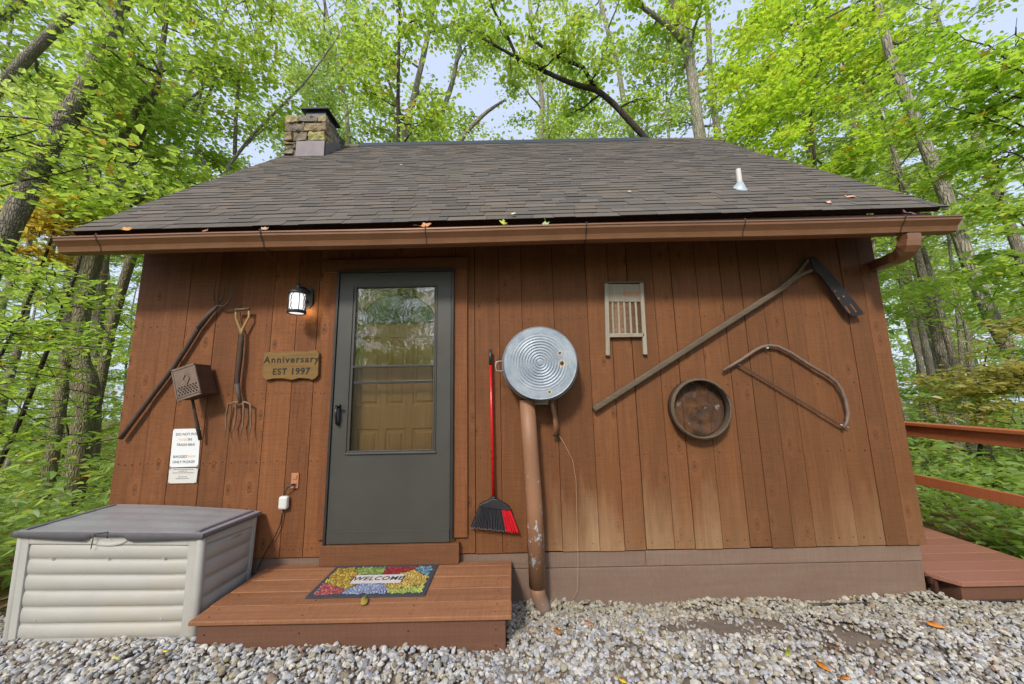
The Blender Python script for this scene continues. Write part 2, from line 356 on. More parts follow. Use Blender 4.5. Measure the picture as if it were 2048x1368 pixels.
# ------------------------------------------------------------------ ground
def sst(a, b, x):
    t = min(1, max(0, (x-a)/(b-a))); return t*t*(3-2*t)
def gz(x, y):
    h = sst(.02, -.66, y)*(.135+.045*sst(0, -2, x)-.05*sst(.5, 3, x))
    return h-.015
def terrain(x, y):
    z = gz(x, y)-.03
    r = max(0, -x-3.6, x-4.4, y-5.6)
    z -= .11*r*sst(0, 3, r) if r < 18 else .11*18
    z += .10*math.sin(x*.7)*math.cos(y*.6)*sst(0, 3, r)
    if r > 18: z += -(r-18)*.03
    return z
def sheet(name, xs, ys, fz, mat, kind='structure', label=None):
    v = [(x, y, fz(x, y)) for y in ys for x in xs]; nx = len(xs)
    f = [(j*nx+i, j*nx+i+1, (j+1)*nx+i+1, (j+1)*nx+i) for j in range(len(ys)-1) for i in range(nx-1)]
    me = bpy.data.meshes.new(name); me.from_pydata(v, [], f); me.materials.append(mat); me.polygons.foreach_set('use_smooth', [True]*len(f))
    o = bpy.data.objects.new(name, me); COL.objects.link(o); return tag(o, label, None, None, kind)
def axis(a, b, fa, fb, fine, coarse):
    out = [a]; 
    while out[-1] < b: out.append(out[-1]+(fine if fa-fine <= out[-1] < fb else coarse*(1 if abs(out[-1]) < 40 else 4)))
    return out
sheet('ground', axis(-150, 150, -9, 9, .25, 1.5), axis(-60, 200, -6, 8, .25, 1.5), terrain, M['ground'])
sheet('gravel_bed', [i*.1 for i in range(-36, 61)], [i*.1 for i in range(-60, 1)], lambda x, y: gz(x, y)-.012, M['soil'], label='grey soil bed under the gravel in front of the cabin')
# gravel
def ico():
    import bmesh
    bm = bmesh.new(); bmesh.ops.create_icosphere(bm, subdivisions=2, radius=1)
    v = np.array([x.co[:] for x in bm.verts]); f = np.array([[q.index for q in x.verts] for x in bm.faces]); bm.free(); return v, f
def rock_protos(n, rng):
    v, f = ico(); out = []
    for _ in range(n):
        nr = rng.normal(size=(11, 3)); nr /= np.linalg.norm(nr, axis=1)[:, None]; d = rng.uniform(.72, 1.0, 11)
        dots = v@nr.T; r = np.where(dots > .05, d/np.maximum(dots, .05), 9).min(axis=1); r = np.minimum(r, 1.15)
        w = v*r[:, None]*np.array([1, rng.uniform(.65, .95), rng.uniform(.45, .7)]); out.append(w)
    return out, f
def rots(rng, n, tilt):
    a = rng.uniform(0, 6.283, n); b = rng.normal(0, tilt, n); c = rng.normal(0, tilt, n)
    ca, sa, cb, sb, cc, sc_ = np.cos(a), np.sin(a), np.cos(b), np.sin(b), np.cos(c), np.sin(c)
    Rz = np.zeros((n, 3, 3)); Rz[:, 0, 0] = ca; Rz[:, 0, 1] = -sa; Rz[:, 1, 0] = sa; Rz[:, 1, 1] = ca; Rz[:, 2, 2] = 1
    Rx = np.zeros((n, 3, 3)); Rx[:, 0, 0] = 1; Rx[:, 1, 1] = cb; Rx[:, 1, 2] = -sb; Rx[:, 2, 1] = sb; Rx[:, 2, 2] = cb
    Ry = np.zeros((n, 3, 3)); Ry[:, 1, 1] = 1; Ry[:, 0, 0] = cc; Ry[:, 0, 2] = sc_; Ry[:, 2, 0] = -sc_; Ry[:, 2, 2] = cc
    return Rx@Ry@Rz
def np_mesh(name, V, Fc, mat, smooth=False, face_col=None, face_rnd=None):
    me = bpy.data.meshes.new(name); k = Fc.shape[1]
    me.vertices.add(len(V)); me.vertices.foreach_set('co', V.astype(np.float32).ravel())
    me.loops.add(Fc.size); me.loops.foreach_set('vertex_index', Fc.astype(np.int32).ravel())
    me.polygons.add(len(Fc)); me.polygons.foreach_set('loop_start', np.arange(0, Fc.size, k, dtype=np.int32))
    me.polygons.foreach_set('use_smooth', np.full(len(Fc), smooth))
    me.materials.append(mat)
    if face_col is not None:
        ca = me.attributes.new('col', 'FLOAT_COLOR', 'FACE'); ca.data.foreach_set('color', face_col.astype(np.float32).ravel())
    if face_rnd is not None:
        ca = me.attributes.new('rnd', 'FLOAT', 'FACE'); ca.data.foreach_set('value', face_rnd.astype(np.float32))
    me.update(calc_edges=True); me.validate(); return me
def gravel():
    rng = np.random.default_rng(3); protos, f = rock_protos(10, rng)
    n = 60000; x = rng.uniform(-3.9, 5.0, n); y = -1.75+1.79*rng.random(n)
    px = [onz(1440, 1270, .02), onz(1540, 1255, .02), onz(1700, 1290, .03), onz(1360, 1275, .02)]
    bare = np.zeros(n)
    for p, rr in zip(px, (.15, .13, .17, .09)): bare = np.maximum(bare, np.exp(-(((x-p.x)/1.6)**2+(y-p.y)**2)/rr**2))
    keep = ~((x > -1.80) & (x < -.06) & (y > -.60)) & ~((x > -3.0) & (x < -1.9) & (y > -.5)) & (rng.random(n) > bare*.97)
    keep &= ~((x > 3.05) & (y > -.08)) & ~((x < -3.0) & (y > -.05) & (rng.random(n) > .4))
    x, y, bare = x[keep], y[keep], bare[keep]; n = len(x)
    s = rng.lognormal(math.log(.0112), .36, n)*(1-.3*bare); s = np.clip(s, .005, .024)
    z = np.array([gz(a, b) for a, b in zip(x, y)])+.011*np.sin(x*3.3+1)*np.cos(y*5+x)+.006*np.sin(x*11+y*9)+.012*np.exp(-(y/.07)**2)*(1+np.sin(x*5.1))+rng.uniform(-.3, .8, n)*.011-.012*bare
    R = rots(rng, n, .45); pid = rng.integers(0, 10, n)
    P = np.stack(protos)[pid]*s[:, None, None]; V = np.einsum('nij,nkj->nki', R, P)+np.stack([x, y, z], 1)[:, None, :]
    nv = P.shape[1]; Fc = (f[None]+(np.arange(n)*nv)[:, None, None]).reshape(-1, 3)
    pal = np.array([lin(*c)[:3] for c in ((206,204,202),(188,190,194),(170,166,158),(214,210,198),(180,172,150),(150,150,152),(160,148,124),(196,184,168),(130,118,104),(176,180,188),(150,124,108))])
    pw = np.array([.19,.16,.13,.12,.11,.07,.08,.06,.03,.03,.02]); pc = pal[rng.choice(len(pal), n, p=pw)]
    near = np.exp(-((y-.0)/.3)**2)[:, None]; pc = pc*(1-.45*near)+.45*near*np.array(lin(158, 148, 112)[:3])
    pc = pc*rng.uniform(.64, .86, n)[:, None]; pc = pc*(1-.35*bare[:, None])+.35*bare[:, None]*np.array(lin(120, 104, 86)[:3])
    fc = np.repeat(np.concatenate([pc, np.ones((n, 1))], 1), len(f), axis=0)
    me = np_mesh('gravel', V.reshape(-1, 3), Fc, M['gravel'], False, fc)
    o = bpy.data.objects.new('gravel', me); COL.objects.link(o)
    tag(o, 'pale grey and tan crushed gravel spread in front of the cabin', 'gravel', None, 'stuff')
gravel()
# ------------------------------------------------------------------ cabin
XL, XR = -3.045, 3.0
cabin = thing('cabin', (0, 0, 0), 'small reddish brown board cabin with dark shingle roof and stone chimney', 'cabin')
XYZ = lambda px, py, y=0: on(px, py, y)
joints = [on(px, 1001).x for px in (278, 330, 393, 445, 514, 567, 612)]
joints += [on(px, 712).x for px in (950, 1000, 1046, 1111)]
joints += [on(px, 1095).x for px in (1200, 1250, 1293, 1350, 1391, 1447, 1502, 1545, 1590, 1633, 1673, 1719, 1774, 1817)]
DX0, DX1, DZ0, DZ1 = -1.405, -.455, .40, 2.52
edges = [XL]+sorted(joints)+[XR]
edges = [e for e in edges if not (DX0-.02 < e < DX1+.1)]+[DX0, DX1, -.93]
edges = sorted(edges)
w = MB()
for a, b in zip(edges[:-1], edges[1:]):
    g = random.choice((.0012, .0016, .0028)); j = random.uniform(-.003, .002); r = random.random()
    zb = .347+random.uniform(-.006, .003)
    if DX0-.001 <= a < DX1-.001: w.box(a+g, b-g, j, .022, DZ1, 2.80, r=r)
    else:
        w.box(a+g, b-g, j, .022, zb, 2.80, r=r)
# side and back walls, gables
RIDGE_Y, RIDGE_Z = 2.54, 5.675
BY = 2*RIDGE_Y-.02
for X, sgn in ((XL, 1), (XR, -1)):
    y = .024; 
    while y < BY:
        y2 = min(BY, y+random.uniform(.16, .2)); ym = min(y, y2, key=lambda q: abs(q-RIDGE_Y)); 
        def zt(q): return 2.98+(q if q < RIDGE_Y else BY-q)*1.03-.02
        x0, x1 = (X, X+.02) if sgn > 0 else (X-.02, X)
        w.hexa([(x0,y,.34),(x1,y,.34),(x1,y2-.003,.34),(x0,y2-.003,.34),(x0,y,zt(y)),(x1,y,zt(y)),(x1,y2-.003,zt(y2)),(x0,y2-.003,zt(y2))])
        y = y2
w.box(XL+.022, XR-.022, BY, BY+.02, .34, 3.0)
wall = w.build('wall', M['siding'], cabin, bevel=.002)
b = MB(); b.box(XL+.03, DX0, .024, .05, .3, 2.8); b.box(DX1, XR-.03, .024, .05, .3, 2.8); b.box(XL+.03, XR-.03, .05, BY-.1, .28, .30)
b.build('sheathing', M['dark_wood'], cabin)
# nail heads
nl = MB()
def nail(x, z, y=-.0035, r=.0035): nl.tube([(x, y+.003, z), (x, y, z)], r, 6, sm=False)
for a, b_ in zip(edges[:-1], edges[1:]):
    inside = DX0-.001 <= a < DX1-.001
    for zc in (.40, 1.02, 1.53, 2.08, 2.62):
        if inside and zc < 2.6: continue
        for fx in ((.14, .38, .62, .86) if a < -1.4 else (.2, .8)):
            if random.random() < .93: nail(a+(b_-a)*fx+random.uniform(-.006, .006), zc+random.uniform(-.006, .006))
nl.build('nail_heads', M['black_iron'], wall)
# skirt boards
sk = MB(); sx = on(1293, 1120).x
sk.box(XL+.03, sx-.001, .012, .04, .232, .335, r=.35); sk.box(sx+.001, XR-.035, .011, .04, .232, .335, r=.5)
sk.hexa([(XL+.03,.006,-.12),(XR-.06,.006,-.12),(XR-.06,.036,-.12),(XL+.03,.036,-.12),(XL+.03,.006,.228),(XR-.045,.006,.228),(XR-.045,.036,.228),(XL+.03,.036,.228)], r=.42)
sk.box(XL+.03, XL+.05, .04, BY, -.1, .335); sk.box(XR-.075, XR-.055, .041, BY, -.8, .335); sk.box(XL+.05, XR-.08, BY-.03, BY, -1, .335)
sk.build('skirting_board', M['skirt'], cabin, bevel=.003)
br = MB()
for i in range(9):
    a = random.uniform(.0, .09); zz = random.uniform(-.08, .10)
    br.box(XR-.03+a*.4, XR-.02+a*.4+random.uniform(.004, .02), -.01-a*.2, .01, zz, zz+random.uniform(.03, .09))
br.build('broken_corner_wood', M['dark_wood'], cabin)
# roof
EY, MS = -.35, None
EZ = lambda x: 2.735+.055*(x+3.2)/6.4
EXL, EXR, RXL, RXR = -3.2, 3.17, -3.29, 3.38
def rp(u, t, off=0.0):     # u across 0..1, t up the slope 0..1
    xe = EXL+(EXR-EXL)*u; xr = RXL+(RXR-RXL)*u
    x = xe+(xr-xe)*t; y = EY+(RIDGE_Y-EY)*t; z = EZ(xe)+(RIDGE_Z-EZ(xe))*t
    z += .006*math.sin(u*9+t*4)*math.sin(t*3.14)
    return Vector((x, y-off*.717, z+off*.697))
def rpx(x, t, off=0):
    a = EXL+(RXL-EXL)*t; b_ = EXR+(RXR-EXR)*t; return rp((x-a)/(b_-a), t, off)
rs = MB(); NC = 44; N = 12
for i in range(N):
    p = [rp(i/N, 0, -.035), rp((i+1)/N, 0, -.035), rp((i+1)/N, 1, -.035), rp(i/N, 1, -.035), rp(i/N, 0, -.004), rp((i+1)/N, 0, -.004), rp((i+1)/N, 1, -.004), rp(i/N, 1, -.004)]
    rs.hexa(p)
roof = rs.build('roof', M['dark_wood'], cabin)
sh = MB()
pal = [lin(*c)[:3] for c in ((99,93,86),(96,90,84),(102,95,87),(92,87,82),(103,94,85),(97,92,85),(87,84,82),(109,98,87))]
pwt = [24, 22, 14, 14, 9, 10, 5, 4]
for k in range(NC):
    t0, t1 = k/NC-.006, (k+1)/NC+.012
    t1 = min(t1, 1.0); 
    x = RXL-.1-random.random()*.3
    # full under layer
    for i in range(N):
        q = [rp(i/N, max(0, t0), .002), rp((i+1)/N, max(0, t0), .002), rp((i+1)/N, t1, -.002), rp(i/N, t1, -.002)]
        sh.add(q+[v-Vector((0, 0, .006)) for v in q], [(0,1,2,3),(0,4,5,1)], col=pal[1])
    while x < RXR:
        wd = random.choice((.12, .15, .18, .2, .24, .28))*random.uniform(.85, 1.15)
        lo = EXL+(RXL-EXL)*max(t0, 0)-.02+random.uniform(-.01, .004); hi = EXR+(RXR-EXR)*max(t0, 0)+.02+random.uniform(-.004, .01)
        a, b_ = max(x, lo), min(x+wd-.003, hi); x += wd
        if b_-a < .02: continue
        th = random.choice((.009, .0095, .012, .0125)); dz = random.uniform(-.004, .002); tt = t0+dz/NC*.0
        c = list(random.choices(pal, pwt)[0]); m = random.uniform(.86, 1.12); c = tuple(v*m for v in c)
        p = [rpx(a, tt, .002), rpx(b_, tt, .002), rpx(b_, t1, .0), rpx(a, t1, .0), rpx(a, tt, th), rpx(b_, tt, th), rpx(b_, t1, .004), rpx(a, t1, .004)]
        sh.add(p, [(4,5,6,7), (0,1,5,4), (1,2,6,5), (3,0,4,7)], col=c)
        sh.add([p[0]-Vector((0,.0006,0)), p[1]-Vector((0,.0006,0)), p[5]-Vector((0,.0006,.003)), p[4]-Vector((0,.0006,.003))], [(0,1,2,3)], col=(.016, .014, .013))  # near-black strip paints the shadow line along each tab's lower edge
# back slope
p = [Vector((RXL, RIDGE_Y, RIDGE_Z)), Vector((RXR, RIDGE_Y, RIDGE_Z)), Vector((EXR, 2*RIDGE_Y-EY, 2.77)), Vector((EXL, 2*RIDGE_Y-EY, 2.77))]
sh.add(p+[v-Vector((0, 0, .04)) for v in p], [(0,1,2,3),(7,6,5,4),(0,3,7,4),(1,5,6,2),(3,2,6,7)], col=pal[0])
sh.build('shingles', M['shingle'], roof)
rc = MB()
x0, x1 = on(722, 292, RIDGE_Y).x, on(1292, 280, RIDGE_Y).x
rc.hexa([(x0,RIDGE_Y-.13,RIDGE_Z-.11),(x1,RIDGE_Y-.13,RIDGE_Z-.11),(x1,RIDGE_Y+.13,RIDGE_Z-.11),(x0,RIDGE_Y+.13,RIDGE_Z-.11),(x0,RIDGE_Y-.02,RIDGE_Z+.035),(x1,RIDGE_Y-.02,RIDGE_Z+.035),(x1,RIDGE_Y+.02,RIDGE_Z+.035),(x0,RIDGE_Y+.02,RIDGE_Z+.035)])
rc.build('ridge_vent', M['chim_cap'], roof, bevel=.005)
for (a, b_) in ((RXL+.6, x0), (x1, RXR)):
    rc = MB(); q = a
    while q < b_-.02:
        e = min(q+.2, b_); rc.hexa([(q,RIDGE_Y-.11,RIDGE_Z-.105),(e,RIDGE_Y-.11,RIDGE_Z-.105),(e,RIDGE_Y+.11,RIDGE_Z-.105),(q,RIDGE_Y+.11,RIDGE_Z-.105),(q,RIDGE_Y-.015,RIDGE_Z+.016),(e,RIDGE_Y-.015,RIDGE_Z+.01),(e,RIDGE_Y+.015,RIDGE_Z+.01),(q,RIDGE_Y+.015,RIDGE_Z+.016)], col=random.choice(pal)); q = e
    rc.build('ridge_cap', M['shingle'], roof)
# fascia, rafter tails, rake boards, soffit
fs = MB(); fs.hexa([(EXL+.06,-.335,2.60),(EXR-.06,-.335,2.62),(EXR-.06,-.31,2.62),(EXL+.06,-.31,2.60),(EXL+.06,-.335,2.70),(EXR-.06,-.335,2.745),(EXR-.06,-.31,2.765),(EXL+.06,-.31,2.72)])
fs.build('fascia', M['gutter_in'], cabin, bevel=.002)  # dark tone stands in for the drip shadow between shingles and gutter
for X in [XL-.1]+[XL+.36+i*.605 for i in range(10)]+[XR+.1]:
    rt = MB(); rt.hexa([(X-.02,-.31,2.60),(X+.02,-.31,2.60),(X+.02,.02,2.86),(X-.02,.02,2.86),(X-.02,-.31,2.70),(X+.02,-.31,2.70),(X+.02,.02,3.04),(X-.02,.02,3.04)])
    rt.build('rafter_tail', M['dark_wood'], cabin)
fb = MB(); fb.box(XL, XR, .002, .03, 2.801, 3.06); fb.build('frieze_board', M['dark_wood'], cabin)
for sx_, ex, rx in ((1, EXL, RXL), (-1, EXR, RXR)):
    rk = MB(); a = .012*sx_
    rk.hexa([(ex+.03*sx_-a,EY+.03,2.60),(ex+.03*sx_+a,EY+.03,2.60),(rx+.03*sx_+a,RIDGE_Y,RIDGE_Z-.2),(rx+.03*sx_-a,RIDGE_Y,RIDGE_Z-.2),
             (ex+.03*sx_-a,EY+.03,2.72),(ex+.03*sx_+a,EY+.03,2.72),(rx+.03*sx_+a,RIDGE_Y,RIDGE_Z-.05),(rx+.03*sx_-a,RIDGE_Y,RIDGE_Z-.05)])
    rk.build('rake_board', M['trim'], cabin)
# gutter
gt = MB(); GL, GR = -3.20, 3.175
prof = [(-.338, 0), (-.338, -.094), (-.345, -.1), (-.398, -.1), (-.405, -.096), (-.409, -.082), (-.416, -.062), (-.432, -.042), (-.444, -.028), (-.446, -.012), (-.452, -.010), (-.452, 0), (-.444, .001), (-.443, -.008), (-.436, -.01), (-.43, -.03), (-.41, -.05), (-.40, -.09), (-.345, -.092), (-.343, 0)]
GZ = lambda x: 2.648+.0035*(x+3.2)
n = len(prof); segs = 34; vs = []
for i in range(segs+1):
    x = GL+(GR-GL)*i/segs; wob = .003*math.sin(x*2.3)
    vs += [(x, a, GZ(x)+b_+wob) for a, b_ in prof]
fsx = [(i*n+j, i*n+(j+1) % n, (i+1)*n+(j+1) % n, (i+1)*n+j) for i in range(segs) for j in range(n)]
gt.add(vs, fsx)
for i in (0, segs):
    ring = vs[i*n:i*n+13]; gt.add([(x, y, z) for x, y, z in ring], [tuple(range(13))])
gutter = gt.build('gutter', M['gutter'], cabin)
for px in (195, 522, 850, 1172, 1490, 1812):
    x = on(px, 465, -.44).x; s_ = MB()
    pts = [(x, a-.003, GZ(x)+b_) for a, b_ in prof[1:13]]
    for q0, q1 in zip(pts[:-1], pts[1:]):
        s_.add([q0, (q0[0]+.008, q0[1], q0[2]), (q1[0]+.008, q1[1], q1[2]), q1, (q0[0], q0[1]+.004, q0[2]), (q0[0]+.008, q0[1]+.004, q0[2]), (q1[0]+.008, q1[1]+.004, q1[2]), (q1[0], q1[1]+.004, q1[2])], [(0,1,2,3), (0,4,5,1), (3,2,6,7)])
    s_.box(x-.004, x+.016, -.452, -.34, GZ(x)+.001, GZ(x)+.006)
    s_.tube([(x+.004, -.446, GZ(x)-.005), (x+.006, -.45, GZ(x)+.014)], .006, 6)
    s_.build('gutter_hanger', M['gutter_in'], gutter)
for a, b_ in ((on(548, 462, -.4).x, on(608, 460, -.4).x), (on(1745, 440, -.4).x, on(1858, 438, -.4).x)):
    g_ = MB(); q = a
    while q < b_: g_.hexa([(q,-.44,GZ(q)+.004),(q+.004,-.44,GZ(q)+.004),(q+.012,-.35,GZ(q)+.035),(q+.008,-.35,GZ(q)+.035),(q,-.44,GZ(q)+.008),(q+.004,-.44,GZ(q)+.008),(q+.012,-.35,GZ(q)+.039),(q+.008,-.35,GZ(q)+.039)]); q += .011
    g_.build('gutter_guard', M['flash'], gutter)
# downspout at the right end
ds = MB(); c0 = on(1816, 466, -.385)
path = [Vector((c0.x, -.385, 2.56)), Vector((c0.x, -.385, 2.52)), on(1817, 482, -.385)]+[on(*p) for p in ((1816, 491, -.38), (1813, 499, -.365), (1808, 506, -.34), (1801, 512, -.305), (1791, 517, -.26), (1778, 522, -.19), (1764, 527, -.10), (1751, 532, 0), (1741, 538, .10))]
pv = []; R4 = [(-.049, -.034), (-.02, -.038), (.02, -.038), (.049, -.034), (.049, .034), (.02, .038), (-.02, .038), (-.049, .034)]
for i, p in enumerate(path):
    d = (path[min(i+1, len(path)-1)]-path[max(i-1, 0)]).normalized(); X = Vector((1, 0, 0)); Yv = d.cross(X).normalized(); wob = 1+(.05 if i % 2 and 3 <= i < 11 else 0)
    pv += [p+X*a*wob-Yv*b_*wob for a, b_ in R4]
m = 8; ds.add(pv, [(i*m+j, i*m+(j+1) % m, (i+1)*m+(j+1) % m, (i+1)*m+j) for i in range(len(path)-1) for j in range(m)])
e = path[-1]; ds.box(3.035, 3.10, .35, .42, .2, e.z+.0)
ds.build('downspout', M['gutter'], cabin, bevel=.002)
# plumbing vent pipe on the roof
def roof_at(px, py):
    d = ROT @ Vector(((px-1024)/F, (684-py)/F, -1)); ms = (RIDGE_Z-2.78)/(RIDGE_Y-EY)
    t = (2.78-CAM.z+(CAM.y-EY)*ms)/(d.z-ms*d.y); return CAM+d*t
vp = roof_at(1487, 381); 
vt = on(1479, 336, vp.y).z
v_ = MB(); v_.tube([(vp.x-.01, vp.y+.02, vp.z-.02), (vp.x-.01, vp.y+.02, vt)], .021, 16, cap=False); v_.tube([(vp.x-.01, vp.y+.02, vt), (vp.x-.01, vp.y+.02, vt-.03)], [.017, .017], 16)
vent = v_.build('vent_pipe', M['pvc'], cabin)
v_ = MB(); c = Vector((vp.x-.01, vp.y+.02, vp.z)); rr = [(.115, -.0), (.11, .008), (.06, .02), (.04, .055), (.026, .085), (.022, .085)]
vs = []
for (r_, h_) in rr:
    for j in range(20):
        a = j/20*6.283; sx_ = 1.15 if r_ > .1 else 1
        q = max(abs(math.cos(a)), abs(math.sin(a))) if r_ > .1 else 1
        x_, y_ = r_/q**.8*math.cos(a)*sx_, r_/q**.8*math.sin(a); vs.append((c.x+x_, c.y+y_, c.z+(y_*1.0 if r_ > .03 else 0)+h_))
v_.add(vs, [(i*20+j, i*20+(j+1) % 20, (i+1)*20+(j+1) % 20, (i+1)*20+j) for i in range(5) for j in range(20)], sm=True)
v_.build('flashing_boot', M['boot'], vent)
# chimney
CX0, CX1, CY0, CY1, CZ = -3.30, -2.70, 1.85, 2.50, 5.66
ch = MB(); ch.box(CX0+.03, CX1-.03, CY0+.03, CY1-.03, .0, CZ-.01, col=lin(120, 108, 88)[:3])
spal = [lin(*c)[:3] for c in ((146,136,116),(128,118,100),(150,138,104),(120,112,96),(140,124,98),(112,104,92),(152,146,96))]
def stone(x0, x1, y0, y1, z0, z1, col=None):
    j = lambda: random.uniform(-.02, .02)
    c_ = col or random.choice(spal); k_ = random.uniform(.85, 1.1)
    ch.hexa([(x0+j()*.5,y0+j(),z0+j()*.5),(x1+j()*.5,y0+j(),z0+j()*.5),(x1+j(),y1+j(),z0),(x0+j(),y1+j(),z0),(x0+j(),y0+j(),z1-abs(j())),(x1+j(),y0+j(),z1-abs(j())),(x1+j(),y1+j(),z1),(x0+j(),y1+j(),z1)], col=tuple(v*k_ for v in c_))
z = 2.6
while z < CZ-.02:
    h = random.choice((.05, .07, .1, .15)); z2 = min(CZ, z+h)
    if CZ-z2 < .05: z2 = CZ
    big = False
    x = CX0
    while x < CX1-.01:
        wd = random.uniform(.12, .32); x2 = CX1 if CX1-x-wd < .1 else x+wd
        stone(x+.006, x2-.006, CY0, CY0+.08, z+.006, z2-.004); stone(x+.006, x2-.006, CY1-.08, CY1, z+.006, z2-.004); x = x2
    y = CY0+.085
    while y < CY1-.09:
        wd = random.uniform(.12, .3); y2 = CY1-.085 if CY1-.085-y-wd < .08 else y+wd
        stone(CX1-.09, CX1, y+.005, y2-.006, z+.006, z2-.004); stone(CX0, CX0+.09, y+.005, y2-.006, z+.006, z2-.004); y = y2
    z = z2
chim = ch.build('chimney', M['stone'], cabin, bevel=.014)
sb = chim.modifiers.new('s', 'SUBSURF'); sb.subdivision_type = 'SIMPLE'; sb.levels = 3; sb.render_levels = 3
tx = bpy.data.textures.new('rough', 'CLOUDS'); tx.noise_scale = .07; tx.noise_depth = 3
dp = chim.modifiers.new('d', 'DISPLACE'); dp.texture = tx; dp.strength = .05; dp.mid_level = .5; dp.texture_coords = 'LOCAL'
cp = MB(); cp.hexa([(-3.12,1.90,5.80),(-2.70,1.90,5.80),(-2.70,2.30,5.80),(-3.12,2.30,5.80),(-3.10,1.92,5.845),(-2.72,1.92,5.845),(-2.72,2.28,5.845),(-3.10,2.28,5.845)])
cp.box(-3.06, -2.76, 1.95, 2.25, CZ-.02, 5.7995)
cp.build('chimney_cap', M['chim_cap'], chim)
fl = MB(); fl.box(CX0+.22, CX1+.03, CY0-.036, CY0-.030, 4.95, 5.19); fl.hexa([(CX1+.028,CY0-.01,4.98),(CX1+.034,CY0-.01,4.98),(CX1+.034,2.3,5.4),(CX1+.028,2.3,5.4),(CX1+.028,CY0-.01,5.17),(CX1+.034,CY0-.01,5.17),(CX1+.034,2.2,5.47),(CX1+.028,2.2,5.47)])
fl.build('chimney_flashing', M['flash'], chim)
# door surround
tr = MB()
a, b_ = on(650, 517, -.02), on(936, 545, -.02)
tr.box(on(650, 530, -.02).x, on(936, 530, -.02).x, -.026, -.003, on(800, 543, -.02).z, on(800, 517, -.02).z, r=.45)
header = tr.build('door_header', M['trimx'], cabin, bevel=.003)
for k, (x0, x1, z0) in enumerate(((on(634, 1070, -.02).x, -1.395, on(650, 1080, -.02).z), (-.462, on(935, 1060, -.02).x, on(920, 1075, -.02).z))):
    q = MB(); q.box(x0, x1, -.022, -.003, z0, 2.515, r=.2+.3*k); q.build('door_casing', M['trim'], cabin, bevel=.002)
q = MB(); q.box(on(640, 1100, -.05).x, on(918, 1100, -.05).x, -.055, -.003, .30, .435, r=.4); q.build('threshold_board', M['trimx'], cabin, bevel=.003)
# entry door behind
ED = .065
ed = MB(); X0, X1, Z0, Z1 = -1.37, -.49, .45, 2.49
ed.box(X0, X1, ED+.012, ED+.04, Z0, Z1, r=.5)
cols = [on(px, 700, ED) for px in (722, 765, 781, 816, 833, 866)]
xs = [(-1.255, -1.065), (-1.015, -.855), (-.805, -.61)]
zA0, zA1 = on(790, 812, ED).z, on(790, 674, ED).z
zB0, zB1 = .68, on(790, 857, ED).z
for (a, b_) in xs:
    for (z0, z1) in ((zA0, zA1), (zB0, zB1)):
        for (i0, y_) in ((0, ED-.002), (.018, ED+.004), (.03, ED-.006)):
            pass
        ed.add([(a,ED+.004,z0),(b_,ED+.004,z0),(b_,ED+.004,z1),(a,ED+.004,z1),(a+.018,ED+.018,z0+.018),(b_-.018,ED+.018,z0+.018),(b_-.018,ED+.018,z1-.018),(a+.018,ED+.018,z1-.018),
                (a+.04,ED+.003,z0+.04),(b_-.04,ED+.003,z0+.04),(b_-.04,ED+.003,z1-.04),(a+.04,ED+.003,z1-.04)],
               [(0,1,5,4),(1,2,6,5),(2,3,7,6),(3,0,4,7),(4,5,9,8),(5,6,10,9),(6,7,11,10),(7,4,8,11),(8,9,10,11)], r=.4)
# stiles and rails in front
def slab(x0, x1, z0, z1): ed.box(x0, x1, ED+.004, ED+.0121, z0, z1, r=.5)
FZ0, FZ1 = on(790, 645, ED).z, on(790, 596, ED).z
slab(X0, xs[0][0], Z0, Z1); slab(xs[2][1], X1, Z0, Z1)
for i in (0, 1): slab(xs[i][1], xs[i+1][0], Z0, zA1)
for (z0, z1) in ((Z0, zB0), (zB1, zA0)):
    for (a, b_) in xs: slab(a, b_, z0, z1)
slab(xs[0][0], xs[2][1], zA1, FZ0-.02); slab(xs[0][0], xs[2][1], FZ1+.06, Z1)
entry = ed.build('entry_door', M['oak_door'], cabin)
fg = MB(); cx = (xs[0][0]+xs[2][1])/2; hw = .30
arc = [(cx+hw*math.cos(a), FZ0+(FZ1-FZ0+.03)*math.sin(a)) for a in [math.pi*i/16 for i in range(17)]]
fg.prism(arc, ED-.002, ED+.003)
M['fan'] = simple('fanlight_glass', lin(74, 104, 90), .12, 0, .35, 14, .1)
fan = fg.build('fanlight', M['fan'], entry)
fg = MB(); fg.tube([(x, ED-.004, z) for x, z in arc]+[(cx+hw, ED-.004, FZ0)], .006, 6)
for a in (.5, .95, 1.57, 2.19, 2.64):
    fg.tube([(cx+.06*math.cos(a), ED-.004, FZ0+.03*math.sin(a)+.01), (cx+.16*math.cos(a+.3), ED-.004, FZ0+.12*math.sin(a+.3)), (cx+.28*math.cos(a), ED-.004, FZ0+.2*math.sin(a))], .003, 5)
fg.tube([(cx-hw, ED-.004, FZ0), (cx+hw, ED-.004, FZ0)], .006, 6)
fg.build('lead_tracery', M['flash'], fan)
rev = MB(); rev.box(-1.405, -1.37, .0, .105, .44, 2.52); rev.box(-.49, -.455, .0, .105, .44, 2.52); rev.box(-1.37, -.49, .0, .105, 2.49, 2.52); rev.box(-1.405, -.455, .0, .11, .40, .44); rev.box(-1.405, -.455, .112, .13, .40, 2.52)
rev.build('door_jamb', M['oak_door'], cabin)
